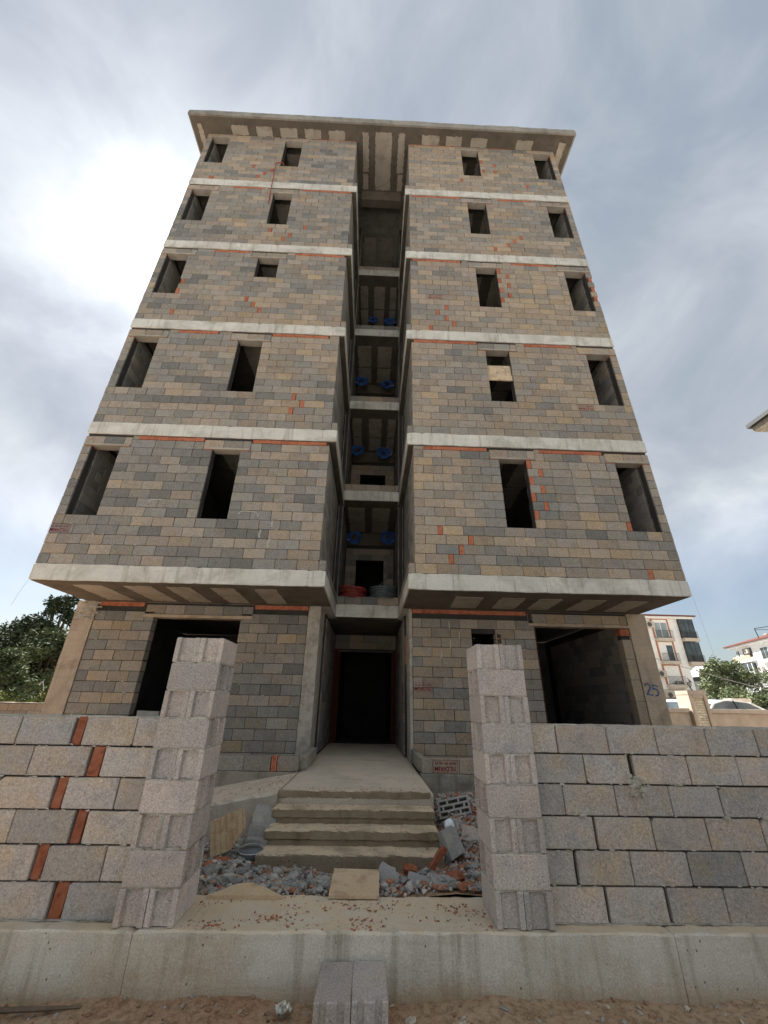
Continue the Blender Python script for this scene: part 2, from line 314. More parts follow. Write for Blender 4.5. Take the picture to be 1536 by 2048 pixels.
def grooved(L, H, T, gd=.03):
    """block with grooved ends, long axis x"""
    mb = MB(); p = [(0, 0), (L, 0), (L, .034), (L-gd, .042), (L-gd, T*.5-.03+.0), (L, T*.5-.024), (L, T*.5+.024), (L-gd, T*.5+.03), (L-gd, T-.042), (L, T-.034), (L, T), (0, T), (0, T-.034), (gd, T-.042), (gd, T*.5+.03), (0, T*.5+.024), (0, T*.5-.024), (gd, T*.5-.03), (gd, .042), (0, .034)]
    p = [(0, 0), (L, 0), (L, .036), (L-gd, .044), (L-gd, T-.044), (L, T-.036), (L, T), (0, T), (0, T-.036), (gd, T-.044), (gd, .044), (0, .036)]
    q = [(x+J(.0015), y+J(.0015)) for x, y in p]
    def ring(z, k): return [(min(max(x, k), L-k), min(max(y, k), T-k), z+J(.0015)) for x, y in q]
    mb.rings([ring(0, .004), ring(.006, 0), ring(H-.006, 0), ring(H, .004)])
    return mb
def ribbed_brick(L, H, D, vertical=False):
    """clay brick, front at y=0, ribs across the front"""
    mb = MB(); n = 3; S = L if vertical else H; T = H if vertical else L; q = [(0, .002)]
    for i in range(n):
        a = S*i/n; w_ = S/n; q += [(a+w_*.12, .0), (a+w_*.88, .0)]
        if i < n-1: q += [(a+w_*.96, .006), (a+w_*1.04, .006)]
    q += [(S, .002), (S, D), (0, D)]
    if vertical: mb.rings([[(x, y, 0) for x, y in q], [(x, y, T) for x, y in q]])
    else: mb.rings([[(T, y, z) for z, y in q], [(0, y, z) for z, y in q]])
    return mb
def hollow_brick(L, H):
    """brick end with small cells showing"""
    mb = MB(); mb.box(0, L, .02, .1, 0, H)
    for i in range(5): mb.box(i*(L-.01)/4, i*(L-.01)/4+.01, 0, .02, 0, H)
    for i in range(4): mb.box(0, L, .001, .0195, i*(H-.008)/3, i*(H-.008)/3+.008)
    return mb
CACHE = {}
def cached(key, make, m, nvar=3):
    k = (key, random.randrange(nvar))
    if k not in CACHE: CACHE[k] = make().mesh(key[0], m)
    return CACHE[k]
F, G_, CAMP = 7.052, 8.625, Vector((0.067, 0, 1.645))
CP = .1915; ZS = [0.74, 3.802+0*3.0882]+[3.802+k*3.0882 for k in range(1, 5)]+[19.1275-.252]; TS = .2959
ROOFZ = 18.8755
BT = [.5]
placed = []   # every block of the building: (distance weight, kind, L, H, D, location, rz)
clays = []
def put(L, H, D, loc, rz=0., kind='plain', w=1.):
    if rz: tone_ = random.choice((.12, .2, .28, .34, .45))  # turned walls: plain grey, kept low in tone to deepen recess shade
    else:
        if random.random() < .38: BT[0] = random.random()
        bias = .10*math.sin(loc[0]*.9+loc[2]*.35)+.08*math.sin(loc[2]*.8)+(.05 if loc[0] > 0 else -.07)
        tone_ = min(.999, max(0., .55*BT[0]+.45*random.random()+bias)); tone_ = min(.999, max(0, tone_*1.12-.06))
    c = Vector(loc); d = (c-CAMP).length; placed.append((w/d/d, kind, L, H, D, tuple(loc), rz, tone_))
def put_clay(L, H, loc, rz=0., vertical=False, hollow=False): clays.append((L, H, tuple(loc), rz, vertical, hollow))
def row(a, b, z, y, h, start_full=True, anchor='a', D=.185, closers=(), rz=0., org=None, w=1., jg=.0):
    """one course from a to b (along x, or along the wall's own axis when rz is given)"""
    cl = sorted(c for c in closers if a+.02 < c < b-.02); cuts = [a]+[v for c in cl for v in (c-.045, c+.045)]+[b]
    def P(u, zz): return (u, y, zz) if org is None else (org[0]+math.cos(rz)*u, org[1]+math.sin(rz)*u, zz)
    for c in cl: put_clay(.078, h, P(c-.039+J(.006), z), rz, True)
    for i in range(0, len(cuts), 2):
        s, e = cuts[i], cuts[i+1]; Lt = e-s
        if Lt < .05: continue
        first = .395 if start_full else .195; seg = []; u = 0
        nxt = first
        while u < Lt-1e-6:
            if Lt-u-nxt < .10: nxt = Lt-u
            nxt = min(nxt, Lt-u, .50 if Lt-u < .5 else .395); seg.append(nxt); u += nxt; nxt = .395
        if anchor == 'b': seg = seg[::-1]
        u = s
        for L in seg:
            gp = .006+(.010*random.random() if random.random() < .25 else 0)
            put(max(.03, L-gp), h, D, P(u+gp/2, z+J(.0012)), rz, 'plain', w); u += L
def facade(side, k, x0, x1, wins, closers, runs, inner, blocked=None, nrows=14, zs=None, y=F, verts=()):
    """a bay of one storey; wins: [(x0,x1)], the same sill and head everywhere"""
    zs = ZS[k] if zs is None else zs; h = CP-.008
    lint = [(max(x0, a-.19), min(x1, b+.19)) for a, b in wins]
    for r in range(nrows):
        z = zs+.004+r*CP
        holes = [(a, b) for a, b in wins] if 5 <= r <= 12 else (lint if r == 13 else [])
        if blocked and r in blocked[1]: holes = [q for q in holes if q[0] != blocked[0]]
        segs = []; u = x0
        for a, b in sorted(holes):
            if a-u > .03: segs.append((u, a))
            u = b
        if x1-u > .03: segs.append((u, x1))
        par = (r % 2 == 0)
        for (a, b) in segs:
            # grooved corner block at the inner corner every second course
            aa, bb = a, b
            if not par:
                if inner == 'b' and abs(b-x1) < 1e-6: bb = b-.195; put(.19, h, .185, (bb+.0025, y, z), 0, 'corner')
                if inner == 'a' and abs(a-x0) < 1e-6: aa = a+.195; put(.19, h, .185, (a, y, z), 0, 'corner')
            else:
                if inner == 'b' and abs(a-x0) < 1e-6 and b-a > .3: aa = a+.195; put(.19, h, .185, (a, y, z), 0, 'corner')
                if inner == 'a' and abs(b-x1) < 1e-6 and b-a > .3: bb = b-.195; put(.19, h, .185, (bb+.0025, y, z), 0, 'corner')
            row(aa, bb, z, y, h, start_full=True if (abs(aa-x0) < .25 or abs(bb-x1) < .25) else par, anchor=inner, closers=[c for c, rr in closers if rr == r])
    # lintels, their bedding bricks and the course above
    for a, b in lint:
        zl = zs+13*CP+.012
        mb = MB(); rough(mb, a+.01, b-.01, y-.014, y+.18, zl+.002, zl+.045, step=.08, jit=.003, ch=.004); mb.obj('lintel', M['filler'], BLD)
        for (u, v) in ((a+.01, a+.18), (b-.18, b-.01)): put_clay(v-u, .012, (u, y, zl-.0125))
        row(a, b, zl+.050, y, .175, True, 'a')
    # clay filling course under the slab
    for (a, b) in runs:
        u = a
        while u < b-.05:
            L = min(.19, b-u); put_clay(L-.004, .074, (u, y+J(.004), zs+14*CP+.008+J(.003))); u += L
    covered = sorted(list(runs)+lint); u = x0; zt = zs+14*CP+.004
    for a, b in covered+[(x1, x1)]:
        if a-u > .06: put(a-u-.006, .082, .17, (u+.003, y+.006, zt+.002))
        u = max(u, b)

# ------------------------------------------------------------------ ground
def sheet(name, x0, x1, y0, y1, nx, ny, hf, m, **k):
    mb = MB(); vs = [(x0+(x1-x0)*i/nx, y0+(y1-y0)*j/ny) for j in range(ny+1) for i in range(nx+1)]
    mb.add([(x, y, hf(x, y)) for x, y in vs], [(j*(nx+1)+i, j*(nx+1)+i+1, (j+1)*(nx+1)+i+1, (j+1)*(nx+1)+i) for j in range(ny) for i in range(nx)])
    return mb.obj(name, m, smooth=True, **k)
sheet('ground', -900, 900, -300, 1500, 4, 4, lambda x, y: -.03, M['paleground'], kind='structure')
def sh(x, y): return .012*math.sin(x*3.1+y*1.3)+.01*math.sin(x*7.7-y*5.1)+.006*math.sin(x*17+y*23)
sheet('roadside_soil', -9, 9, 1.5, 3.6, 180, 22, lambda x, y: max(-.02, sh(x, y)+.02*max(0, (y-3.1))/.4), M['soil'], kind='structure')
def heap(x, y):
    b = .255+.02*math.sin(5*x+y)+.015*math.sin(9*y-3*x)
    b += .07*math.exp(-((y-4.15)/.28)**2)*(1+.4*math.sin(2.3*x))
    if x > .8: b += .24*min(1, max(0, (x-.85)/.25))*min(1, max(0, (y-4.7)/1.2))*(1 if x < 2.2 else math.exp(-((x-2.2)/1.)**2))
    if x < -.9: b += .10*min(1, max(0, (-.9-x)/.2))*math.exp(-((y-5.2)/.6)**2)
    return b
sheet('yard_ground', -30, 30, 4.05, 40, 300, 180, lambda x, y: (heap(x, y) if y < 8 and abs(x) < 8 else .24)-.02, M['soil'], kind='structure')

# ------------------------------------------------------------------ the unfinished building
BLD = thing('unfinished_building', 'unfinished five storey building over an open ground floor, bare concrete blocks and slab bands', 'building', (0, 8, 0)); BLD.location = (0, 0, 0)
XL0, XL1, XR0, XR1 = -5.87, -.90, .845, 5.82
SLL, SLR = -.766, .719
REC = 9.70
for k in range(1, 6):
    zt = ZS[k]
    m1 = -2.95+J(.2); m2 = 3.35+J(.2)
    for (a, b) in ((XL0-.012, m1-.002), (m1+.002, -1.072), (-1.068, SLL), (SLR, 1.03), (1.034, m2-.002), (m2+.002, XR1+.012)):
        mb = MB(); e = J(.003); rough(mb, a, b, F-.012+e, REC+.3, zt-TS, zt-.001, step=.07, jit=.0045, ch=.009)
        mb.obj('floor_slab', M['band'] if k > 0 else None, BLD)
    mb = MB(); rough(mb, SLL+.003, SLR-.003, REC, REC+.5, zt-TS, zt-.001, step=.07, jit=.004, ch=.008); mb.obj('floor_slab', M['band'], BLD)
    mb = MB(); mb.box(XL0+.01, XR1-.01, REC+.505, 17, zt-TS+.01, zt-.004); mb.obj('floor_slab', M['inner'], BLD)
# dark formed undersides, 4 mm below the slabs
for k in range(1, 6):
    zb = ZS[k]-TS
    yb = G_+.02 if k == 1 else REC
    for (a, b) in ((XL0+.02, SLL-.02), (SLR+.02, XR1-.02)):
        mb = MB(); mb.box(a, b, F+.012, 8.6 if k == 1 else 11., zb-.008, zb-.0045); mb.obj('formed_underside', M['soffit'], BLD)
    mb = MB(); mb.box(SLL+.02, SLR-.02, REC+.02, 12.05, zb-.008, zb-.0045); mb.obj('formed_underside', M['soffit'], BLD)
# roof slab
mb = MB(); rough(mb, -6.381, 6.395, 6.541, 17.6, ROOFZ, ROOFZ+.252, step=.08, jit=.007, ch=.012); mb.obj('roof_slab', M['roofc'], BLD)
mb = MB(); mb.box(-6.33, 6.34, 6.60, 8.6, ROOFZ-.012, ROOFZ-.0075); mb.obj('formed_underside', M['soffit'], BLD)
# filler panels, light and ragged, 5 mm proud of the undersides
def panel(x0, x1, y0, y1, z, sk=0.):
    mb = MB(); pts = []
    cs = [(x0, y0), (x1, y0), (x1+sk, y1), (x0+sk, y1)]
    for i in range(4):
        a, b = cs[i], cs[(i+1) % 4]; n = max(2, int(math.dist(a, b)/.05))
        for j in range(n):
            t = j/n; pts.append((a[0]+(b[0]-a[0])*t+J(.017), a[1]+(b[1]-a[1])*t+J(.017)))
    mb.rings([[(x, y, z-.006) for x, y in pts], [(x, y, z+.003) for x, y in pts]]); mb.obj('filler_panel', M['filler'], BLD)
for (a, b) in ((-5.28, -4.76), (-4.38, -3.9), (-3.64, -3.2), (-2.84, -2.42), (-2.06, -1.66)): panel(a, b, 7.30, 8.45, 3.506-.008)
for (a, b) in ((1.64, 2.17), (2.5, 2.96), (3.24, 3.67), (4.05, 4.5), (4.86, 5.3)): panel(a, b, 7.46, 8.38, 3.506-.008, .06)
for (a, b) in ((-5.05, -4.51), (-4.24, -3.72), (-3.44, -2.88), (-2.63, -2.1), (-1.83, -1.3), (1.29, 1.87), (2.1, 2.64), (2.95, 3.5), (4.49, 5.04)): panel(a, b, 6.79, 7.045, ROOFZ-.0165)
for (a, b, c, d) in ((-6.17, -6.02, 6.8, 8.2), (5.93, 6.15, 6.8, 8.4), (-.7, -.5, 6.8, 7.9), (-.7, -.52, 7.95, 8.45), (-.27, .28, 6.78, 8.45), (.5, .72, 6.78, 7.9), (.54, .72, 7.95, 8.45)): panel(a, b, c, d, ROOFZ-.0165)
for k in range(2, 7):
    zb = (ZS[k]-TS-.008) if k < 6 else ROOFZ-.0165
    for (a, b) in ((-.70, -.42), (-.18, .22), (.42, .66)) if k % 2 else ((-.66, -.2), (.02, .5)):
        panel(a, b, 10.15, 11.1, zb); panel(a, b, 11.15, 11.9, zb)
    for x in (-4.9, -3.1, -2.3, 2.7, 3.5, 5.2):
        panel(x-.24, x+.24, 7.5, 8.7, zb, .05); panel(x-.24, x+.24, 8.75, 9.9, zb, .05)
# roof level beams over the recess
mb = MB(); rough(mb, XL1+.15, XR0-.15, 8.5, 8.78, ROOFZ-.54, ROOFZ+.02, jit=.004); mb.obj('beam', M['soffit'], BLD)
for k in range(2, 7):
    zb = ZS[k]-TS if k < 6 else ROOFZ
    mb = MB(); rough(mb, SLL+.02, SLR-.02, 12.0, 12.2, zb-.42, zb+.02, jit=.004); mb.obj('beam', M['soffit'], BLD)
# recessed recess walls: mortar cores behind the blocks
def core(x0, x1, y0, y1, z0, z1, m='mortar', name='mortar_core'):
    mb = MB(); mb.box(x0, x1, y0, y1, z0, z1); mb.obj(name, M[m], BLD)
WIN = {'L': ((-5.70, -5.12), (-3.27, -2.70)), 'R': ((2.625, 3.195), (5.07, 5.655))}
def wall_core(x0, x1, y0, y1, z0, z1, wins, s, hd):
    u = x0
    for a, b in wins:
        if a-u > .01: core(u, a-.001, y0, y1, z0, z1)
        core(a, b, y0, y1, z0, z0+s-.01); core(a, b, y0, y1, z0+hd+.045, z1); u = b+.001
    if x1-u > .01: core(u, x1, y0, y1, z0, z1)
CLO = {'L2': [(-1.78, 4), (-1.59, 3), (-1.80, 2)], 'L3': [(-3.32, 4), (-3.13, 3), (-2.94, 2), (-5.04, 1), (-5.04, 7), (-5.09, 5)], 'L4': [(-3.12, 3), (-2.16, 4), (-2.54, 2), (-2.71, 1)], 'L5': [(-4.08, 4), (-3.69, 2), (-3.49, 3), (-3.87, 1), (-5.24, 0), (-5.3, 0)],
 'R1': [(3.24, 12), (3.24, 10), (3.24, 8), (3.24, 6), (3.46, 11), (3.45, 9), (3.46, 7), (5.02, 5), (1.33, 4), (1.90, 3), (1.71, 2), (1.51, 1), (5.19, 0)],
 'R3': [(3.245, 12), (3.245, 10), (3.245, 8), (3.245, 6), (3.48, 11), (3.47, 9), (3.46, 7), (1.75, 4), (1.52, 3), (1.74, 2), (1.92, 1), (1.33, 0), (5.75, 11), (5.75, 9), (5.75, 7)],
 'R4': [(4.07, 4), (3.86, 3), (3.66, 2), (3.27, 1)], 'R5': [(3.68, 8), (3.67, 6), (3.29, 6), (2.53, 3), (4.63, 2), (3.245, 9)]}
RUN = {'L1': [(-4.8, -3.48), (-2.48, -.93)], 'L2': [(-4.73, -3.76), (-2.49, -1.13)], 'L3': [(-4.48, -3.54), (-2.29, -.94)], 'L4': [(-4.51, -3.58), (-2.43, -.94)], 'L5': [(-3.5, -3.47), (-2.29, -.96)],
 'R1': [(1.06, 2.43), (3.5, 4.86)], 'R2': [(.9, 2.43), (3.59, 4.75)], 'R3': [(.9, 2.26), (3.63, 4.85)], 'R4': [(.94, 2.43), (3.59, 4.63)], 'R5': [(.92, 2.43), (3.59, 4.3)]}
for k in range(1, 6):
    top = (ZS[k+1]-TS if k < 5 else ROOFZ)-.0055
    for sd in 'LR':
        x0, x1 = (XL0, XL1) if sd == 'L' else (XR0, XR1)
        facade(sd, k, x0, x1, WIN[sd], CLO.get(sd+str(k), []), RUN[sd+str(k)], 'b' if sd == 'L' else 'a', blocked=((-3.27, (5, 6, 7, 8)) if (sd, k) == ('L', 3) else None))
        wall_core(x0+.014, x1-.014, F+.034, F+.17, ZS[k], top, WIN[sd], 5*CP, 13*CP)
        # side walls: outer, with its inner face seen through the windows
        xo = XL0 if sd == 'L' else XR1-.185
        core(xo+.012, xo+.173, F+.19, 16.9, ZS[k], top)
        for r in range(14):
            z = ZS[k]+.004+r*CP
            row(.19, 3.4, z, 0, CP-.005, bool(r % 2), 'a', D=.185, rz=math.pi/2, org=((XL0+.185) if sd == 'L' else XR1, F), w=.25)
            # inner side walls along the recess
            xi = XL1 if sd == 'L' else XR0+.185
            row(.19, REC-F, z, 0, CP-.005, bool(r % 2), 'a', D=.185, rz=math.pi/2, org=(xi, F), w=.2)
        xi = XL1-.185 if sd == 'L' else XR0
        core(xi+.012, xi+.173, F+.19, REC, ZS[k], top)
        # rear room walls and a cross wall, put in and coloured to keep rooms dark
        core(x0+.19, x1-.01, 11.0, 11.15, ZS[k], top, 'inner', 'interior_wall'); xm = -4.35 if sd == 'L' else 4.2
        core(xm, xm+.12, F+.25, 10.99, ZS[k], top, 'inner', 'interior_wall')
    # curb course on the slab edge beside the recess and across it
    for r_ in (0,):
        z = ZS[k]+.004
        row(XL1+.003, SLL-.004, z, F, CP-.005, True, 'a', D=.095); row(SLR+.004, XR0-.003, z, F, CP-.005, True, 'a', D=.095)
        row(.10, REC-F-.0, z, 0, CP-.005, True, 'a', D=.09, rz=math.pi/2, org=(SLL-.004, F), w=.3); row(.10, REC-F, z, 0, CP-.005, True, 'a', D=.09, rz=math.pi/2, org=(SLR+.094, F), w=.3)
        row(SLL+.0, SLR-.0, z, REC+.01, CP-.005, False, 'a', D=.09)
    # recess inner walls and back wall with a doorway
    for r in range(14):
        z = ZS[k]+.004+r*CP
        row(REC+.11-F, 12.1-F, z, 0, CP-.005, r % 2 == 0, 'a', D=.12, rz=math.pi/2, org=(SLL-.0, F), w=.15); row(REC+.11-F, 12.1-F, z, 0, CP-.005, r % 2 == 0, 'a', D=.12, rz=math.pi/2, org=(SLR+.12, F), w=.15)
        if r < 12:
            if r < 10: row(SLL, -.45, z, 12.1, CP-.005, r % 2 == 0, 'a', w=.15); row(.41, SLR, z, 12.1, CP-.005, r % 2 == 0, 'b', w=.15)
            else: row(SLL, SLR, z, 12.1, CP-.005, r % 2 == 0, 'a', w=.15)
    core(SLL-.10, SLL-.015, REC+.11, 12.3, ZS[k], top); core(SLR+.015, SLR+.10, REC+.11, 12.3, ZS[k], top)
    core(SLL, -.46, 12.112, 12.27, ZS[k], top); core(.42, SLR, 12.112, 12.27, ZS[k], top); core(-.458, .418, 12.112, 12.27, ZS[k]+10*CP, top)
core(XL0+.2, XR1-.2, 15.5, 15.7, .5, ROOFZ-.01, 'mortar', 'rear_wall')  # near-black colour paints the unlit depth behind the doorway
# plank closing the second floor window
mb = MB(); rough(mb, 2.63, 3.19, F+.06, F+.075, 8.66, 8.97, jit=.004, ch=.002); mb.obj('window_board', M['wood'], BLD)
mb = MB(); rough(mb, 2.632, 3.188, F+.03, F+.055, 8.49, 8.645, jit=.003, ch=.002); mb.obj('window_board', M['ply'], BLD)

# ground floor columns
def column(x0, x1, y0, y1, m, z0=.2, z1=3.5, rot_=None):
    mb = MB(); rough(mb, x0, x1, y0, y1, z0, z1, axis=2, step=.07, jit=.004, ch=.008); return mb.obj('column', M[m], BLD)
column(-5.997, -5.59, G_-.02, G_+.6, 'column'); column(5.525, 5.931, G_-.02, G_+.6, 'column')
column(-1.235, -.98, G_-.03, 9.38, 'rough_column'); column(.865, .93, G_-.01, 9.3, 'rough_column')
mb = MB()
for i in range(26):
    x = random.uniform(-5.99, -5.62); z = random.uniform(3.12, 3.48); rough(mb, x, x+random.uniform(.05, .22), G_-.035, G_-.012, z, z+random.uniform(.015, .04), step=.03, jit=.006, ch=.004)
mb.obj('crumbled_patch', M['rough_column'], BLD, kind='stuff')
# ground floor block walls
def groundwall(x0, x1, op, z0=.74, runs=(), anchor='a', lz=3.2):
    h = CP-.008; nr = 14
    for r in range(nr):
        z = z0+.004+r*CP-.11; holes = []
        for (a, b, c, d) in op:
            if z+h > c+.06 and z < d-.06: holes.append((a, b))
            elif z >= d-.06: holes.append((a-.18, b+.18)) if d > 3.1 else None
        segs = []; u = x0
        for a, b in sorted(holes):
            if a-u > .03: segs.append((u, a))
            u = max(u, b)
        if x1-u > .03: segs.append((u, x1))
        for a, b in segs: row(a, b, z, G_, h, r % 2 == 0, anchor)
groundwall(-5.585, -1.24, [(-4.395, -2.62, .7, 3.2)], anchor='b'); groundwall(.935, 3.50, [(2.166, 2.667, 2.6, 3.02)], anchor='a')
for z in [.63+.004+r*.39 for r in range(6)]: put(.19, .385, .185, (5.325, G_, z))
put_clay(.19, .13, (5.325, G_, 3.05))
for (a, b) in ((-4.60, -2.38), (3.38, 5.53)):
    mb = MB(); rough(mb, a, b, G_-.03, G_+.17, 3.2, 3.262, jit=.004); mb.obj('lintel', M['column'], BLD)
    row(a+.01, b-.01, 3.27, G_, .185, True, 'a')
for (a, b) in ((-5.57, -4.64), (-2.36, -1.25), (.94, 3.36)):
    u = a
    while u < b-.04: L = min(.195, b-u); put_clay(L-.004, .08, (u, G_+J(.003), 3.415)); u += L
put_clay(.08, .19, (3.40, G_, 3.27), 0, True); put_clay(.085, .19, (2.69, G_, 2.83), 0, True)
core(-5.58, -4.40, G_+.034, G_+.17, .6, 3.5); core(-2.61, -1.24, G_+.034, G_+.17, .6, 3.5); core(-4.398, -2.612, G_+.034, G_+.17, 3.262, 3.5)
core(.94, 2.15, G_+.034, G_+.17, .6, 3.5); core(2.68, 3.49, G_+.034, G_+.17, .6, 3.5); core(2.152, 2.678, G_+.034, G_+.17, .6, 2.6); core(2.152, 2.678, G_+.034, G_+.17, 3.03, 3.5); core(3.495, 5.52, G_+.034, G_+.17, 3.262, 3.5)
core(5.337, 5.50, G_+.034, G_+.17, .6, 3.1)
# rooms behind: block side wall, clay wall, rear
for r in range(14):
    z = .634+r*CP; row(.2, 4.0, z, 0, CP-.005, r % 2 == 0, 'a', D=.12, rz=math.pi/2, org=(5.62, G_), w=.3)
core(5.515, 5.61, G_+.2, 13., .6, 3.49); core(3.5, 3.6, G_+.2, 13, .6, 3.49, 'clay_shaded', 'clay_partition'); core(-2.5, -2.4, G_+.2, 13, .6, 3.49, 'clay_shaded', 'clay_partition')
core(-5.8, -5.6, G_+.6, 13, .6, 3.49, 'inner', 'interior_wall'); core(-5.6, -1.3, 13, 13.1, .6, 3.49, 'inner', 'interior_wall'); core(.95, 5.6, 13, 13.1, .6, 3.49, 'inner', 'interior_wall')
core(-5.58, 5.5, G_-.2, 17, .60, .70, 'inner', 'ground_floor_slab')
# entrance corridor
for r in range(15):
    z = .744+r*CP
    if z > 3.3: continue
    row(.78, 12.08-G_, z, 0, CP-.005, r % 2 == 0, 'a', D=.12, rz=math.pi/2, org=(-.93, G_), w=.8); row(.70, 12.08-G_, z, 0, CP-.005, r % 2 == 0, 'a', D=.12, rz=math.pi/2, org=(.93, G_), w=.8)
    if z > 3.0: row(-.92, .80, z+.03, 12.1, CP-.005, True, 'a', w=.5)
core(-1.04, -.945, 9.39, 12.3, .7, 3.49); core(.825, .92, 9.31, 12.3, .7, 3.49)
core(-.94, -.785, 12.112, 12.27, .7, 3.49, 'clay_shaded', 'door_jamb'); core(.68, .82, 12.112, 12.27, .7, 3.49, 'clay_shaded', 'door_jamb'); core(-.784, .679, 12.112, 12.27, 3.03, 3.49, 'mortar')
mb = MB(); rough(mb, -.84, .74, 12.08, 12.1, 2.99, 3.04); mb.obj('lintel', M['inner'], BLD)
core(-.9, -.8, 12.3, 15.5, .7, 3.49, 'mortar', 'interior_wall'); core(.7, .8, 12.3, 15.5, .7, 3.49, 'mortar', 'interior_wall')  # corridor shade put into the wall colour as well
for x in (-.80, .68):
    mb = MB(); rough(mb, x, x+.05, 12.05, 12.1, .745, 3.0, axis=2, jit=.002, ch=.003); mb.obj('door_jamb', M['clay_shaded'], BLD)
for i in range(3): put_clay(.03, .19, (.835, 9.29, 2.45+i*.2), 0, True)
# curbs at the edge of the slab
for i, (a, b) in enumerate(((-3.0, -1.345), (-1.25, -.94))): row(a, b, .744, F, .187, True, 'b', w=3)
put_clay(.078, .187, (-1.335, F, .744), 0, True)
row(.89, 1.06, .744, F, .187, True, 'a', w=3); row(1.06, 3.4, .744, F, .187, True, 'a', w=3)
row(.19, 1.5, .744, 0, .187, True, 'a', D=.095, rz=math.pi/2, org=(-.84-.0, F), w=3); row(.19, 1.5, .744, 0, .187, True, 'a', D=.095, rz=math.pi/2, org=(.97, F), w=3)
# emit the blocks: 300 nearest as parts, the rest as one part
placed.sort(key=lambda q: -q[0]); far = MB(); OUT = {}
def shape(kind, L, H, D):
    if kind == 'corner': 
        mb = MB(); gd = .008; p = [(0, 0), (.036, 0), (.042, gd), (L-.042, gd), (L-.036, 0), (L, 0), (L, D), (0, D)]
        mb.rings([[(x, y, 0) for x, y in p], [(x, y, H) for x, y in p]]); return mb
    return unit(L, H, D)
for i, (wt, kind, L, H, D, loc, rz, tone) in enumerate(placed):
    L2 = round(L, 2) if i < 300 else L
    if i < 300:
        me = cached(('block', kind, L2, round(H, 3), D), lambda: shape(kind, L2, H, D), M['block'], 3)
        o = link('block', me, BLD, loc, rz); o['tone'] = tone
        if abs(L2-L) > 1e-4: o.scale = (L/L2, 1, 1)
    else:
        far.cur = tone; s_ = shape(kind, L, H, D); far.add(s_.v, s_.f, Matrix.Translation(loc) @ Matrix.Rotation(rz, 4, 'Z'))
far.obj('upper_block_courses', M['blocks_far'], BLD, attr=True, kind='stuff')
clays.sort(key=lambda q: (Vector(q[2])-CAMP).length); farc = MB()
for i, (L, H, loc, rz, vert, hol) in enumerate(clays):
    L2, H2 = round(L, 2), round(H, 3)
    if i < 300:
        me = cached(('clay_brick', L2, H2, vert), lambda: ribbed_brick(L2, H2, .16, vert), M['clay'], 1); o = link('clay_brick', me, BLD, loc, rz); o.scale = (L/L2, 1, 1)
    else: s_ = ribbed_brick(L, H, .16, vert); farc.add(s_.v, s_.f, Matrix.Translation(loc) @ Matrix.Rotation(rz, 4, 'Z'))
if farc.v: farc.obj('upper_clay_bricks', M['clay'], BLD, kind='stuff')
# stamps on blocks and the sprayed house number
def text(name, body, loc, size, m, rotz=0., up=False, ext=.0006, xs=1., label=None, parent=None):
    c = bpy.data.curves.new(name, 'FONT'); c.body = body; c.size = size; c.extrude = ext; c.align_x = 'CENTER'; c.align_y = 'CENTER'; c.offset = size*.012
    t = bpy.data.objects.new(name+'_tmp', c); me = bpy.data.meshes.new_from_object(t); bpy.data.objects.remove(t)
    me.materials.clear(); me.materials.append(m); o = link(name, me, parent or BLD, loc); o.rotation_euler = (R(90), R(rotz), 0); o.scale = (xs, 1, 1)
    if label: o['label'] = label
    return o
for n_, (x, y, z) in enumerate(((-5.69, F, ZS[1]+3.5*CP), (4.745, F, ZS[2]+4.5*CP), (1.47, F, ZS[3]+6.5*CP), (1.13, G_, 1.978), (1.245, F, .838))):
    yy = y-.0035
    text('stamp_lettering', 'YILDIRIM', (x, yy, z-.028), .084, M['stamp'], 180, label='dark red stamp reading YILDIRIM upside down')
    text('stamp_lettering', '0539 291 02 95', (x, yy, z+.042), .050, M['stamp'], 180, label='dark red stamped phone number upside down')
    mb = MB(); a, b, c, d = x-.185, x+.185, z-.082, z+.082
    for q in ((a, b, c, c+.004), (a, b, d-.004, d), (a, a+.004, c+.0045, d-.0045), (b-.004, b, c+.0045, d-.0045)): mb.box(q[0], q[1], yy-.0005, yy+.001, q[2], q[3])
    mb.obj('stamp_border', M['stamp'], BLD)
def stroke(pts, r, y, m, name='spray'):
    mb = MB(); P = []
    for i in range(len(pts)-1):
        for j in range(4): t = j/4; P.append((pts[i][0]*(1-t)+pts[i+1][0]*t, pts[i][1]*(1-t)+pts[i+1][1]*t))
    P.append(pts[-1]); l, rr = [], []
    for i, p in enumerate(P):
        a = P[max(0, i-1)]; b = P[min(len(P)-1, i+1)]; dx, dz = b[0]-a[0], b[1]-a[1]; n = math.hypot(dx, dz) or 1; w_ = r*(1+J(.25)); l.append((p[0]-dz/n*w_, y, p[1]+dx/n*w_)); rr.append((p[0]+dz/n*w_, y, p[1]-dx/n*w_))
    N = len(P); mb.add(l+rr, [(i+1, i, N+i, N+i+1) for i in range(N-1)]); return mb.obj(name, m, BLD)
ys = G_-.0285
two = [(math.cos(a)*.055+5.615, math.sin(a)*.05+2.075) for a in [R(t) for t in (170, 140, 110, 80, 50, 20, -10, -35)]]+[(5.60, 1.97), (5.565, 1.925), (5.60, 1.935), (5.66, 1.915), (5.685, 1.925)]
stroke(two, .0105, ys, M['spray'], 'number_two')
stroke([(5.825, 2.075), (5.775, 2.09), (5.725, 2.105), (5.72, 2.06), (5.715, 2.02), (5.75, 2.035), (5.79, 2.02), (5.81, 1.98), (5.80, 1.935), (5.765, 1.905), (5.73, 1.915)], .0105, ys, M['spray'], 'number_five')
def smear(pts, r, y): o = stroke(pts, r, y, M['mortar_light'], 'plaster_smear')
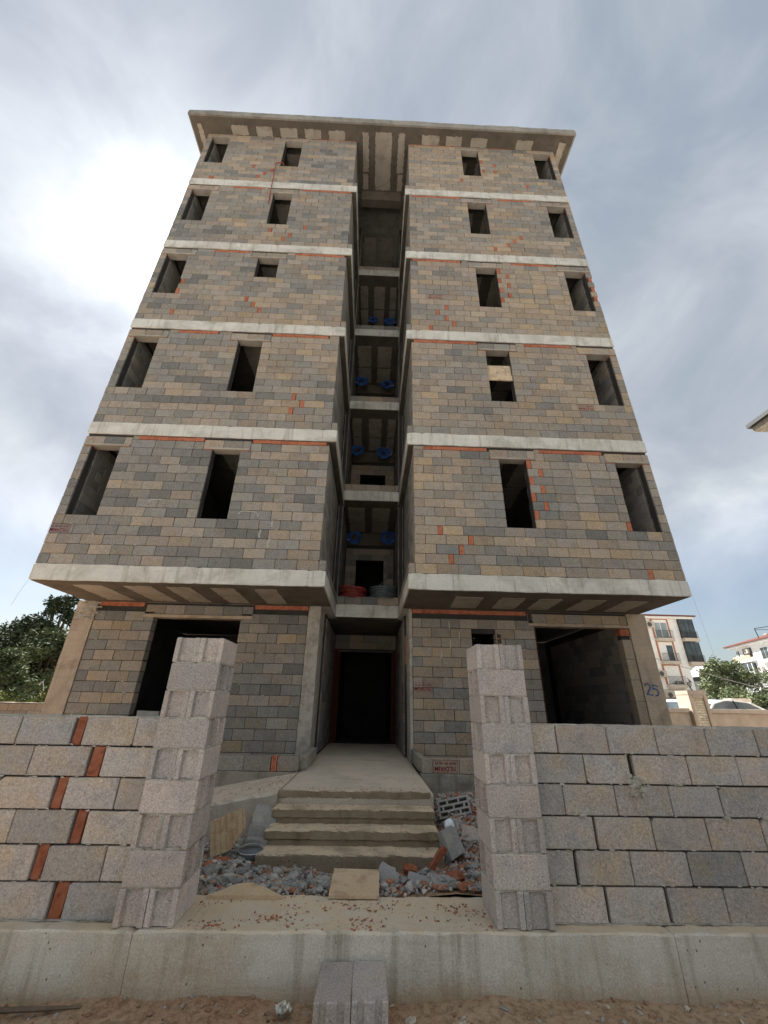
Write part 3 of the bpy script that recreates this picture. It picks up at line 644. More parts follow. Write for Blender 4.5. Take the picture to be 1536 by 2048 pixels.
smear([(-1.84, 4.75), (-1.85, 4.68), (-1.83, 4.62)], .018, F-.004); smear([(-2.03, 4.56), (-2.05, 4.46), (-2.04, 4.40)], .018, F-.004); smear([(-1.84, 4.38), (-1.87, 4.30), (-1.86, 4.21)], .02, F-.004)
smear([(-2.5, 4.86), (-2.47, 4.92), (-2.38, 4.935), (-2.2, 4.92), (-2.13, 4.87), (-2.13, 4.82)], .008, F-.004); smear([(-4.22, 5.05), (-4.21, 5.12), (-4.12, 5.12), (-4.0, 5.13)], .008, F-.004)
for x, z in ((1.70, 3.17), (1.90, 2.98), (1.71, 2.79), (1.52, 2.60)): smear([(x, z+.085), (x+.01, z), (x+J(.01), z-.085)], .011, G_-.004)

mb = MB()
for i in range(420):
    k = random.randrange(0, 6); left = random.random() < .5
    if k: x = random.uniform(XL0+.1, XL1-.1) if left else random.uniform(XR0+.1, XR1-.1); z = ZS[k]+CP*random.randrange(0, 14)+J(.012); y = F-.002
    else: x = random.uniform(-5.5, -4.5) if left and i % 2 else (random.uniform(-2.5, -1.3) if left else random.uniform(1., 3.4)); z = .634+CP*random.randrange(1, 13)+J(.012); y = G_-.002
    if k and any(a-.03 < x < b+.03 and 5*CP-.05 < z-ZS[k] < 13*CP+.07 for a, b in WIN['L']+WIN['R']): continue
    s_ = random.uniform(.006, .022); q = len(mb.v); chunk(mb, 0, 0, 0, s_, .8, st=.5)
    mb.v[q:] = [(x+v[0]*1.3, y+v[1]*.28, z+v[2]*.8) for v in mb.v[q:]]
mb.obj('mortar_splashes', M['mortar_light'], BLD, kind='stuff')
# platform, ramp, plinth and steps
APR = thing('entrance_platform', 'worn concrete platform and side ramp in front of the dark doorway', 'platform')
mb = MB(); rough(mb, -.945, .86, 5.64, 12.12, .43, .735, axis=0, step=.06, jit=.005, ch=.02); mb.obj('platform_slab', M['platform'], APR)
mb = MB(); rs = []
for i in range(60):
    x = -4.4+i*(3.46/59); z = .733+(x+.94)*.165; z = max(z, .27); rs.append([(x, 5.64+J(.008), .1), (x, 5.63+J(.008), z-.03+J(.006)), (x, 5.66+J(.01), z+J(.005)), (x, 6.3, z+J(.006)), (x, F+.1, z+J(.004)), (x, F+.1, .1)])
mb.rings([r[::-1] for r in rs]); mb.obj('ramp', M['platform'], APR)
mb = MB(); rough(mb, .88, 6.0, F-.025, F+.2, .1, .738, step=.08, jit=.004); mb.obj('foundation_wall', M['plinth'], BLD); mb = MB(); rough(mb, -6.0, -.95, F-.02, F+.18, .1, .738, step=.08, jit=.004); mb.obj('foundation_wall', M['plinth'], BLD)
core(-5.9, -1.25, F+.2, G_-.02, .60, .72, 'inner', 'terrace_floor'); core(1., 5.9, F+.2, G_-.02, .60, .72, 'inner', 'terrace_floor')
STE = thing('entrance_steps', 'four dusty cast concrete steps leading up to the doorway', 'steps', (-.05, 5.2, .24)); STE.location = (0, 0, 0)
for i in range(4):
    yn = 5.632-.2628*i; zt = .7385-.1254*i; xl = -.93-.005*i; xr = .822+.004*i
    if i == 0: zt += .006
    mb = MB(); rough(mb, xl, xr, yn, 5.9 if i else 5.66, zt-.075 if i < 3 else .1, zt, step=.022, jit=.0045, ch=.007); mb.obj('step', M['steps'], STE)
    if i < 3: mb = MB(); rough(mb, xl+.004, xr-.004, yn+.018, 5.88, zt-.14, zt-.078, step=.025, jit=.004, ch=.004); mb.obj('riser', M['steps'], STE)

# ------------------------------------------------------------------ street side footing, walls and gate pillars
FT = thing('wall_footing', 'long stained concrete footing carrying the block walls, seen across the bottom', 'footing')
sx = [-7.0, -1.38, 2.12, 7.0]
for a, b in zip(sx, sx[1:]):
    mb = MB(); rough(mb, a+.002, b-.002, 3.513, 4.065, -.12, .328, step=.035, jit=.0045, ch=.012); mb.obj('cast_section', M['footing'], FT)
W_ = 3.634
def wall_piece(T, a, b, k, dy=0., clay=False):
    z = .331+.2*k+J(.0015); L = b-a
    if clay:
        o = link('clay_brick', cached(('clay_near', round(L, 2)), lambda: unit(L, .197, .17, True), M['clay_near'], 3), T, (a, W_+.010, z)); o.rotation_euler = (0, R(random.choice((1.2, 2.0, 2.6))), 0)
        return
    me = cached(('block', 'near', round(L, 2)), lambda: unit(round(L, 2), .191, .188, True), M['block_near'], 4); o = link('block', me, T, (a, W_+J(.003), z)); o.scale = (L/round(L, 2), 1, 1); return o
RW = thing('boundary_wall', 'beige block boundary wall running from the gate pillar towards the parked cars', 'wall')
rows = {5: [1.345, 1.57, 1.98, 2.375, 2.79, 3.20], 4: [1.345, 1.76, (2.11, 2.15), 2.58, 2.98], 3: [1.345, 1.56, 1.96, 2.38, 2.77], 2: [1.345, (1.75, 1.77), 2.19, 2.60, 3.02], 1: [1.345, (1.57, 1.59), 1.98, 2.40, 2.80], 0: [1.345, (1.75, 1.77), (2.18, 2.20), 2.60, 3.0]}
for k, e in rows.items():
    e = list(e)
    while (e[-1] if not isinstance(e[-1], tuple) else e[-1][1]) < 4.9: e.append((e[-1] if not isinstance(e[-1], tuple) else e[-1][1])+.405)
    for a, b in zip(e, e[1:]):
        a = a[1] if isinstance(a, tuple) else a+.003; b = b[0] if isinstance(b, tuple) else b-.003
        wall_piece(RW, a, b, k)
LW = thing('boundary_wall', 'beige block boundary wall with a zigzag of orange clay bricks beside the gate', 'wall')
lrows = {5: ([-3.03, -2.615, -2.205], (-2.198, -2.128), [-2.12, -1.73, -1.53]), 4: ([-2.86, -2.45, -2.025], (-2.018, -1.93), [-1.92, -1.53]), 3: ([-2.62, -2.215], (-2.208, -2.14), [-2.13, -1.755, -1.53]), 2: ([-2.85, -2.43, -2.01], (-2.003, -1.93), [-1.92, -1.53]), 1: ([-2.61, -2.205], (-2.20, -2.135), [-2.125, -1.725, -1.53]), 0: ([-2.83, -2.42, -2.018], (-2.01, -1.925), [-1.917, -1.53])}
for k, (l, c, r_) in lrows.items():
    l = list(l)
    while l[0] > -4.6: l.insert(0, l[0]-.41)
    for a, b in list(zip(l, l[1:]))+list(zip(r_, r_[1:])): wall_piece(LW, a+.003, b-.003, k)
    wall_piece(LW, c[0], c[1], k, clay=True)
for T, a, b in ((RW, 1.35, 4.9), (LW, -4.5, -1.53)):
    mb = MB(); mb.box(a, b, W_+.036, W_+.15, .329, 1.515); mb.obj('mortar_core', M['mortar'], T)
    mb = MB(); rough(mb, a, b, W_-.012, W_+.19, .3285, .336, step=.03, jit=.004, ch=.003); mb.obj('mortar_bed', M['mortar_light'], T)
    mb = MB(); rough(mb, a, b, W_+.012, W_+.176, 1.515, 1.531, step=.03, jit=.004, ch=.003); mb.obj('mortar_bed', M['mortar_light'], T)
for T, a, b in ((RW, 1.4, 4.8), (LW, -4.4, -1.6)):
    mb = MB()
    for i in range(150):
        q = len(mb.v); chunk(mb, 0, 0, 0, random.uniform(.004, .013)); cx0 = random.uniform(a, b); cz0 = .328+.2*random.randrange(0, 6)+J(.008); mb.v[q:] = [(cx0+v[0]*1.6, W_-.001+v[1]*.3, cz0+v[2]*.8) for v in mb.v[q:]]
    mb.obj('mortar_splashes', M['mortar_light'], T, kind='stuff')
mb = MB()
for i in range(34): q = len(mb.v); chunk(mb, 0, 0, 0, random.uniform(.012, .028), .9); cx0 = 2.13+J(.045); cz0 = 1.19-.13*random.random(); mb.v[q:] = [(cx0+v[0], W_-.004+v[1]*.45, cz0+v[2]) for v in mb.v[q:]]
mb.obj('mortar_lump', M['mortar_light'], RW, kind='stuff')
for x, z in ((2.75, .925), (1.66, .93), (2.45, .34), (3.05, .93)):
    mb = MB(); rough(mb, x, x+.05, W_-.014, W_+.02, z-.012, z+.012, step=.015, jit=.006, ch=.004); mb.obj('mortar_lump', M['mortar_light'], RW)
def pillar(x0, label):
    T = thing('gate_pillar', label, 'gate pillar', (x0+.19, 3.73, .328), group='block gate pillars'); PX, PY, PZ = x0+.19, 3.73, .328
    for k in range(9):
        z = .331+.2*k-PZ
        for j in (0, 1):
            me = cached(('block', 'pil'), lambda: grooved(.384, .193, .190), M['block_pillar'], 6)
            if k % 2: o = link('block', me, T, (x0-PX+J(.003), 3.535+j*.194-PY+J(.002), z))
            else: o = link('block', me, T, (x0+.190+j*.194-PX, 3.535-PY+J(.003), z), math.pi/2)
        if k: mb = MB(); rough(mb, x0+.006-PX, x0+.378-PX, 3.541-PY, 3.912-PY, z-.010, z+.004, step=.018, jit=.006, ch=.002); mb.obj('mortar_bed', M['mortar_light'], T)
        if not k % 2 and k:
            mb = MB(); rough(mb, x0+.170-PX, x0+.214-PX, 3.537-PY, 3.56-PY, z+.002, z+.190, axis=2, step=.02, jit=.006, ch=.006); mb.obj('mortar_joint', M['mortar_light'], T)
    return T
pillar(.958, 'square block gate pillar nearer the parked cars, right of the steps'); pillar(-1.525, 'square block gate pillar at the wall with orange bricks, left of the steps')
# two grooved blocks lying as a step against the footing
for i, x in enumerate((-.178, .026)):
    mb = MB(); n = 6; T_ = .20; p = [(0, .39)]
    p = [(0, 0), (.03, 0), (.037, .016), (.063, .016), (.07, 0), (.128, 0), (.135, .016), (.161, .016), (.168, 0), (.20, 0), (.20, .39), (.0, .39)]
    q = [(a+J(.001), b+J(.001)) for a, b in p]
    mb.rings([[(a, b, z) for a, b in q] if k_ not in (0, 3) else [(min(max(a, .005), .195), min(max(b, .006), .384), z) for a, b in q] for k_, z in enumerate((0, .006, .182, .188))])
    o = mb.obj('loose_block', M['block_pillar'], loc=(x, 3.105+i*.006, .012), rz=R((-.8, .6)[i]), label=('grooved concrete block lying against the footing, left one of the pair', 'grooved concrete block lying against the footing, right one of the pair')[i], cat='block', group='pair of loose blocks on the soil')

# ------------------------------------------------------------------ rubble
mb = MB()
def drop(x, y):
    if y < 4.09: return False
    if -.96 < x < .86 and y > 4.80: return False
    if x < -.9 and y > 5.6: return False
    return y < 7.0
n = 0
while n < 13000:
    x = random.uniform(-2.4, 2.6); y = random.uniform(4.08, 6.95)
    if not drop(x, y): continue
    n += 1; s = .008+.030*random.random()**3.0; orange = random.random() < (.24 if x > .3 else .09)
    chunk(mb, x, y, heap(x, y)-.01+s*.3, s, st=(.8 if orange else random.choice((.1, .3, .5, .65, .1, .3, .95, .9))))
for i in range(260):
    x = random.uniform(-1.9, 2.0); y = random.uniform(4.12, 4.78) if random.random() < .75 else random.uniform(4.8, 6.6)
    if not drop(x, y): continue
    s = random.uniform(.022, .052); chunk(mb, x, y, heap(x, y)+s*.35, s, st=(.8 if x > .2 and random.random() < .13 else random.choice((.1, .3, .5, .3, .1))))
mb.obj('rubble', M['rubble'], attr=True, kind='stuff', label='grey block rubble and orange brick crumbs between the footing and steps')
mb = MB()
cc = [(random.uniform(-1.05, .92), random.uniform(3.56, 4.0)) for _ in range(26)]
for i in range(520):
    c_ = random.choice(cc); x = min(.93, max(-1.1, random.gauss(c_[0], .09))); y = min(4.05, max(3.53, random.gauss(c_[1], .035))); s = .0025+.009*random.random()**2
    chunk(mb, x, y, .329+s*.25, s, .7)
for i in range(420):
    k = random.randrange(5); x = random.uniform(-.9, .8); y = 5.632-.2628*k+random.uniform(.01, .24) if k < 4 else random.uniform(5.7, 8.5); z = (.7385-.1254*k) if k < 4 else .737; chunk(mb, x, y, z, random.uniform(.003, .008), .7)
for i in range(200):
    x = random.uniform(-2.0, -.95); y = random.uniform(5.68, 6.9); chunk(mb, x, y, .733+(x+.94)*.165, random.uniform(.003, .011), .7)
mb.obj('brick_crumbs', M['chips'], attr=True, kind='stuff', label='red brick crumbs strewn over the footing top, steps and platform')
mb = MB()
for i in range(2600):
    x = random.uniform(-4, 4); y = random.uniform(2.6, 3.505); s = .004+.016*random.random()**3; chunk(mb, x, y, sh(x, y)+.02*max(0, (y-3.1))/.4+s*.2, s, .7)
for i in range(60):
    x = random.uniform(-3, 3); y = random.uniform(3.1, 3.5); s = random.uniform(.015, .032); chunk(mb, x, y, sh(x, y)+s*.3, s, .6)
mb.obj('gravel', M['gravel'], attr=True, kind='stuff', label='gravel and pebbles in the red brown soil at the foot of the footing')
# single pieces that can be picked out of the rubble
def place(o, loc, rot): o.location = loc; o.rotation_euler = tuple(R(a) for a in rot); return o
def broken(L, H, D, name, m, label, cat, loc, rot, cut=.3):
    mb = MB(); pts = [(0, 0), (L, 0), (L, H*(1-cut)), (L*(1-cut), H), (0, H)]; q = []
    for i in range(5):
        a, b = pts[i], pts[(i+1) % 5]
        for j in range(3): t = j/3; q.append((a[0]+(b[0]-a[0])*t+J(.006), a[1]+(b[1]-a[1])*t+J(.006)))
    mb.rings([[(x, 0+J(.002), z) for x, z in q], [(x, D+J(.002), z) for x, z in q]]); return place(mb.obj(name, m, label=label, cat=cat), loc, rot)
# ribbed ochre slab leaning left of the steps
mb = MB(); P = []; Lr, Hr = .34, .30
prof = []
for i in range(6):
    a = i*Lr/6; w_ = Lr/6; prof += [(a+.002, 0), (a+w_*.6, 0), (a+w_*.68, .008), (a+w_*.94, .008)]
prof += [(Lr, 0)]
N = len(prof)
def topz(x): return Hr-.0*x-(max(0, .02*math.sin(x*20)))
def botz(x): return 0 if x < .2 else (x-.2)*.9
mb.rings([[(x, y+J(.001), botz(x)) for x, y in prof]+[(Lr, .05, botz(Lr)), (0, .05, 0)], [(x, y+J(.001), topz(x)+J(.004)) for x, y in prof]+[(Lr, .05, topz(Lr)), (0, .05, Hr)]])
o = mb.obj('ribbed_slab', M['ochre'], label='ochre ribbed slab fragment leaning on the rubble between pillar and steps', cat='slab fragment'); place(o, (-1.385, 4.93, .31), (-16, -20, -8))
def plate(name, pts, t, m, label, cat, loc, rot):
    mb = MB(); q = []
    for i in range(len(pts)):
        a, b = pts[i], pts[(i+1) % len(pts)]; n_ = max(2, int(math.dist(a, b)/.04))
        for j in range(n_): u = j/n_; q.append((a[0]+(b[0]-a[0])*u+J(.003), a[1]+(b[1]-a[1])*u+J(.003)))
    mb.rings([[(x, y, -t) for x, y in q], [(x+J(.001), y, 0) for x, y in q]]); return place(mb.obj(name, m, label=label, cat=cat), loc, rot)
plate('plywood_board', [(-.19, 0), (.19, 0), (.20, .50), (-.19, .52)], .018, M['ply'], 'square offcut of pale board lying in the rubble before the steps', 'board', (.005, 3.985, .352), (1.5, 0, 0))
plate('stone_slab', [(-.3, 0), (.26, 0), (.12, .12), (-.02, .21), (-.12, .19)], .04, M['ply'], 'pale triangular stone slab half buried behind the footing', 'slab fragment', (-.79, 3.98, .352), (3, 0, 0))
broken(.19, .13, .07, 'block_fragment', M['grey'], 'grey block fragment with a ledge leaning beside the pale board', 'block fragment', (.17, 4.42, .33), (-40, 18, -20), .35)
broken(.20, .10, .07, 'block_fragment', M['grey'], 'light grey block fragment lying before the right end of the lowest step', 'block fragment', (.42, 4.32, .33), (-55, 12, -18), .15)
broken(.17, .12, .06, 'block_fragment', M['grey'], 'flat grey block fragment close behind the footing near the right pillar', 'block fragment', (.66, 4.14, .36), (-75, 0, 25), .2)
broken(.24, .17, .08, 'block_fragment', M['grey'], 'dark grey block fragment standing on the pile between ramp and steps', 'block fragment', (-1.12, 5.32, .50), (-20, 10, 10), .4)
broken(.21, .12, .10, 'block_fragment', M['grey'], 'rounded grey fragment under the dark one between ramp and steps', 'block fragment', (-1.13, 5.22, .40), (-8, 3, -6), .2)
broken(.22, .11, .12, 'block_fragment', M['grey'], 'lowest grey fragment wedged between ribbed slab and steps', 'block fragment', (-1.12, 5.10, .30), (0, 0, -4), .1)
broken(.18, .24, .10, 'block_fragment', M['grey'], 'upright grey block half on the heap beside the right edge of the steps', 'block fragment', (.93, 4.98, .30), (-25, -12, 30), .2)
broken(.25, .16, .08, 'block_fragment', M['block_pillar'], 'pale block fragment on the heap below the hollow block', 'block fragment', (1.10, 5.35, .38), (-50, 10, -15), .25)
for (l_, a_, b_, c_) in (('orange brick shard propped against the right end of the lowest step', (.70, 4.60, .32), (0, -48, 10), (.2, .05)), ('orange brick piece lying before the lowest step beside grey fragments', (.43, 4.60, .34), (-60, 10, 0), (.12, .06)), ('orange brick piece under the ribbed slab', (-1.34, 4.86, .29), (-50, 4, -5), (.17, .07)), ('orange brick piece on the rubble next to the right pillar', (.80, 4.3, .35), (-60, 0, 30), (.15, .08))):
    broken(c_[0], c_[1], .05, 'brick_shard', M['clay_near'], l_, 'brick shard', a_, b_, .2)
# hollow block with its cells showing
mb = MB(); Lh, Hh, D_ = .39, .20, .12
for z in (0, .058, .116, .174): mb.box(0, Lh, 0, D_, z, z+.022)
for r_, z in enumerate((.0225, .0805, .1385)):
    for x in ((0, .11, .25, .365), (0, .05, .18, .31, .365), (0, .11, .25, .365))[r_]: mb.box(x, x+.024, .001, D_-.001, z, z+.0355)
mb.box(.0, Lh, D_-.02, D_+.01, .002, .19)
place(mb.obj('hollow_block', M['grey'], label='grey hollow block showing dark cells on the heap right of the steps', cat='hollow block'), (.97, 5.95, .42), (-28, -12, -10))
mb = MB(); p = []
for i in range(4): a = i*.07; p += [(a, 0), (a+.035, 0), (a+.04, .012), (a+.066, .012)]
p += [(.27, 0), (.27, .08), (0, .08)]
mb.rings([[(x, y, 0) for x, y in p], [(x, y, .19) for x, y in p]][::-1]); place(mb.obj('grooved_fragment', M['grey'], label='grooved grey block fragment tilted below the hollow block', cat='block fragment'), (1.02, 5.45, .42), (-55, 25, 12))
mb = MB(); rs = []
for i in range(9):
    t = i/8; r_ = .055*math.sin(math.pi*min(.98, max(.04, t)))**.7; rs.append([(math.cos(a)*r_*(1+J(.12)), math.sin(a)*r_*(1+J(.12)), t*.12) for a in [k*math.pi/5 for k in range(10)]])
mb.rings(rs); place(mb.obj('plastic_bag', M['bag'], smooth=True, label='crumpled white plastic bag on the rubble right of the steps', cat='plastic bag'), (.93, 5.22, .47), (10, 20, 0))
BK = thing('bucket', 'overturned clear plastic bucket in the rubble left of the steps', 'bucket', (-1.02, 4.97, .37))
mb = MB(); mb.tube([(math.cos(a)*.12, math.sin(a)*.09, .02*math.sin(a)) for a in [k*math.pi/12 for k in range(24)]], .0035, 6, True); mb.obj('rim', M['chrome'], BK, smooth=True)
mb = MB(); mb.rings([[(math.cos(a)*r_, math.sin(a)*r_*.75, z) for a in [k*math.pi/8 for k in range(16)]] for r_, z in ((.115, 0), (.10, -.05), (.09, -.10))]); mb.obj('bucket_body', M['greyhose'], BK, smooth=True)
mb = MB(); Vs = []
for j in range(7):
    for i in range(7): Vs.append((i*.015+J(.004), j*.013+J(.004), abs(J(.03))))
mb.add(Vs, [(j*7+i, j*7+i+1, (j+1)*7+i+1, (j+1)*7+i) for j in range(6) for i in range(6)]); place(mb.obj('crumpled_wrapper', M['foil'], label='crumpled shiny wrapper on the soil left of the loose blocks', cat='wrapper'), (-.39, 3.33, .03), (0, 0, 35))
mb = MB(); rough(mb, -.012, .012, -.008, .008, 0, .008, jit=.002, ch=.001); place(mb.obj('bottle_cap', M['blue'], label='tiny blue plastic scrap on the ramp left of the steps', cat='scrap'), (-1.21, 5.9, .70), (0, 0, 20))
mb = MB(); mb.tube([(-2.25, 3.36, .03), (-2.0, 3.385, .035), (-1.75, 3.40, .035), (-1.55, 3.43, .03)], [.008, .014, .012, .007], 6); mb.obj('dry_stick', M['bark'], label='dry brown stick on the soil at the left under the footing', cat='stick')
broken(.39, .10, .19, 'loose_block', M['grey'], 'grey block lying on the floor inside the left shop opening', 'block', (-4.30, G_+.1, 1.37), (0, 0, 3), .05)
core(-4.4, -3.6, G_+.05, G_+.6, .7, 1.37, 'mortar', 'block_ledge')

# ------------------------------------------------------------------ conduit coils in the recess
def coil(name, x, y, z, R0, n, m, label, group, tilt=0., r=.011, flat=False, spread=.10):
    T = thing(name, label, 'cable coil' if not flat else 'conduit coil', (x, y, z), 0, group)
    for i in range(n):
        mb = MB(); rr = R0*(1+J(spread)); ox, oy, oz = J(.012), J(.012), (i*.019 if flat else J(.02))
        mb.tube([(ox+math.cos(a)*rr*(1+J(.01)), oy+math.sin(a)*rr*(1+J(.01)), oz+.012*math.sin(a*2+i)) for a in [k*math.pi/14 for k in range(28)]], r, 6, True); mb.obj('loop', m, T, smooth=True)
    T.rotation_euler = (R(tilt), 0, 0); return T
coil('conduit_coil', -.40, 9.98, 3.99, .30, 14, M['redhose'], 'stacked coil of red corrugated conduit above the entrance, behind the curb', 'coils on the first floor recess', r=.016, flat=True)
coil('conduit_coil', .36, 9.98, 3.99, .32, 16, M['greyhose'], 'stacked coil of dark grey conduit above the entrance, beside the red one', 'coils on the first floor recess', r=.016, flat=True)
mb = MB(); mb.tube([(.2, 9.9, 4.28), (.3, 9.92, 4.38), (.42, 9.9, 4.5)], .012, 6); mb.obj('loose_pipe', M['greyhose'], label='short loose end of grey pipe standing up from the grey coil', cat='pipe')
NM = ['first', 'second', 'third', 'fourth']
spots = {1: ((-.52, 11.82), (.52, 11.78)), 2: ((-.58, 11.6), (.33, 11.7)), 3: ((-.54, 11.6), (.40, 11.7)), 4: ((-.20, 11.44), (.47, 11.48))}
for k, sp in spots.items():
    for j, (x, y) in enumerate(sp):
        zc = ZS[k+1]-TS-.17
        T = coil('cable_coil', x, y, zc-.05, .16, 12, M['blue'], 'blue cable coil under the ceiling of the %s floor recess, %s one' % (NM[k-1], ('left', 'right')[j]), 'blue coils under the recess ceilings', 84, .014, spread=.45)
        mb = MB(); s_ = -1 if j == 0 else 1
        mb.tube([(s_*.12, -.08, 0), (s_*.20, -.12, .03), (s_*.26, -.05, -.03), (s_*.30, .15, -.06)], .013, 6); mb.obj('cable_tail', M['whitecable'], T, smooth=True)
mb = MB(); pts = [(-3.33, F-.03, 14.95), (-3.35, F-.05, 15.6), (-3.36, F-.06, 16.3), (-3.38, F-.06, 17.0)]+[(-3.38+.13*(1-math.cos(a)), F-.07, 17.02+.13*math.sin(a)) for a in [R(t) for t in (20, 60, 100, 140, 180)]]
mb.tube(pts, .014, 6); mb.obj('bent_pipe', M['redhose'], smooth=True, label='thin reddish pipe bent like a hook hanging below the top floor window', cat='pipe')
mb = MB(); mb.tube([(-5.87, F+.0, 3.5), (-5.9, F, 3.4), (-5.95, F, 3.25), (-5.96, F, 3.15), (-5.99, F, 3.05)], .003, 4); mb.obj('dangling_wire', M['whitecable'], label='thin wire dangling from the left end of the lowest slab', cat='wire')
mb = MB(); mb.tube([(5.83, F, 3.77)]+[(5.84+.01*i, F, 3.6-.2*i) for i in range(7)], .0025, 4); mb.obj('dangling_string', M['whitecable'], label='thin string dangling from the right end of the lowest slab', cat='string')

# ------------------------------------------------------------------ surroundings, right
sheet('parking_area', 9.2, 60, 14.3, 38, 6, 4, lambda x, y: .5, M['platform'], kind='structure')
YW = thing('yard_wall', 'cream rendered yard wall with a dark coping in front of the parked cars', 'wall')
for a, b in ((6.4, 10.27), (10.93, 16.)):
    mb = MB(); rough(mb, a, b, 14.03, 14.25, .1, 1.60, jit=.003); mb.obj('wall_panel', M['cream'], YW); mb = MB(); rough(mb, a, b, 13.98, 14.3, 1.603, 1.725, jit=.003); mb.obj('coping', M['trimgrey'], YW)
GP = thing('yard_gate_pillar', 'cream gate pillar with an inset of pale bricks and a lantern on top', 'gate pillar')
for (a, b, c, d) in ((10.30, 10.41, .1, 2.12), (10.79, 10.90, .1, 2.12), (10.30, 10.90, 2.121, 2.25), (10.43, 10.77, 2.02, 2.119)):
    mb = MB(); rough(mb, a, b, 13.9, 14.5 if d > 2.2 else 14.2, c, d, jit=.002); mb.obj('pillar_frame', M['cream'], GP)
mb = MB(); mb.box(10.31, 10.89, 14.201, 14.5, .1, 2.12); mb.obj('pillar_core', M['cream'], GP)
for r_ in range(24):
    z = .3+r_*.072
    for (a, b) in (((10.415, 10.54), (10.545, 10.66), (10.665, 10.785)) if r_ % 2 else ((10.415, 10.475), (10.48, 10.60), (10.605, 10.725), (10.73, 10.785))):
        link('brick', cached(('brick', round(b-a, 2)), lambda: unit(b-a, .066, .1), M['paleb'], 2), GP, (a, 13.955, z))
LT = thing('lantern', 'small black lantern standing on the cream gate pillar', 'lantern', (10.62, 14.15, 2.25))
mb = MB(); mb.rings([[(math.cos(a)*r_, math.sin(a)*r_, z) for a in [k*math.pi/3 for k in range(6)]] for r_, z in ((.07, 0), (.05, .03), (.025, .07), (.025, .12), (.05, .14))]); mb.obj('base', M['black'], LT)
mb = MB(); mb.rings([[(math.cos(a)*r_, math.sin(a)*r_, z) for a in [k*math.pi/3 for k in range(6)]] for r_, z in ((.045, .141), (.07, .26))]); mb.obj('glass', M['glass2'], LT)
mb = MB(); mb.rings([[(math.cos(a)*r_, math.sin(a)*r_, z) for a in [k*math.pi/3 for k in range(6)]] for r_, z in ((.095, .262), (.06, .30), (.02, .35), (.01, .39))]); mb.obj('cap', M['black'], LT)
for k in range(6): mb = MB(); a = k*math.pi/3; mb.tube([(math.cos(a)*.048, math.sin(a)*.048, .14), (math.cos(a)*.074, math.sin(a)*.074, .262)], .005, 4); mb.obj('bar', M['black'], LT)
PB = thing('low_gate_post', 'low cream gate post with a flat cap behind the parked saloon', 'gate post', (18.3, 21.5, .5))
mb = MB(); rough(mb, -.38, .38, -.2, .2, 0, 1.58, axis=2, jit=.002); mb.obj('post', M['cream'], PB); mb = MB(); rough(mb, -.48, .48, -.27, .27, 1.581, 1.75, jit=.002); mb.obj('cap', M['trimgrey'], PB)
def car(loc, rz, label, hatch=False, L=4.3):
    T = thing('parked_car', label, 'car', loc, rz, 'white cars parked behind the yard wall'); H_ = 1.5
    low = [(-L/2, .35), (-L/2+.04, .75), (-L/2+.2, .95), (-.28*L+.1, 1.0), (.15*L, .98), (.40*L, .88), (L/2-.06, .72), (L/2, .5), (L/2-.04, .28), (.42*L, .22), (-.42*L, .22), (-L/2+.05, .27)]
    mb = MB(); mb.rings([[(x*(.985 if abs(y) > .8 else 1), y, z if z < .6 else z-(.03 if abs(y) > .8 else 0)) for x, z in low] for y in (-.86, -.80, .80, .86)][::-1]); mb.obj('body', M['carwhite'], T)
    if hatch: gh = [(-L/2+.15, .96), (-L/2+.38, 1.38), (-L/2+.75, 1.47), (-.2, 1.5), (.35, 1.42), (1.05, .96)]
    else: gh = [(-1.45, .96), (-1.0, 1.34), (-.55, 1.45), (-.1, 1.47), (.4, 1.38), (1.15, .96)]
    mb = MB(); mb.rings([[(x, y*(1-(z-.96)*.38), z) for x, z in gh] for y in (-.80, .80)][::-1]); mb.obj('glasshouse', M['glass'], T)
    mb = MB(); rf = gh[1:5]; mb.rings([[(x, y*(1-(z-.96)*.38), z+.012) for x, z in rf]+[(x, y*(1-(z-.96)*.38)*1.01, z-.09) for x, z in rf[::-1]] for y in (-.805, .805)][::-1]); mb.obj('roof', M['carwhite'], T)
    for s in (-1, 1):
        for (i, j) in ((0, 1), (4, 5)):
            a, b = gh[i], gh[j]; mb = MB(); mb.tube([(a[0], s*.81*(1-(a[1]-.96)*.38), a[1]), (b[0], s*.81*(1-(b[1]-.96)*.38), b[1])], .035, 6); mb.obj('roof_pillar', M['carwhite'], T)
        mb = MB(); mb.tube([(-.15, s*.80, .97), (-.2, s*.655, 1.45)], .022, 6); mb.obj('door_pillar', M['black'], T)
        mb = MB(); rough(mb, .72, .9, s*.93-.06, s*.93+.06, .98, 1.08, jit=.004, ch=.02); mb.obj('mirror', M['carwhite'], T)
        for x in (-.31*L, .32*L):
            mb = MB(); mb.rings([[(x+math.cos(a)*r_, s*.86+y_, .31+math.sin(a)*r_) for a in [k*math.pi/9 for k in range(18)]] for r_, y_ in ((.28, -.1), (.31, -.09), (.31, .05), (.28, .06))]); wh = mb.obj('wheel', M['rubber'], T)
        mb = MB(); rough(mb, L/2-.32, L/2-.05, s*.66-.14, s*.66+.14, .62, .74, jit=.002, ch=.02); mb.obj('headlight', M['chrome'], T)
    for s in (-1, 1) if hatch else (): mb = MB(); mb.tube([(-1.5, s*.60, 1.53), (-1.3, s*.60, 1.56), (-.2, s*.60, 1.57), (.1, s*.60, 1.52)], .015, 6); mb.obj('roof_rail', M['black'], T)
    return T
car((15.15, 19.5, .62), R(3), 'white hatchback parked behind the yard wall beside the pillar numbered 25', True)
car((13.95, 17.0, .58), R(0), 'white saloon parked behind the yard wall right of the lantern pillar', False)

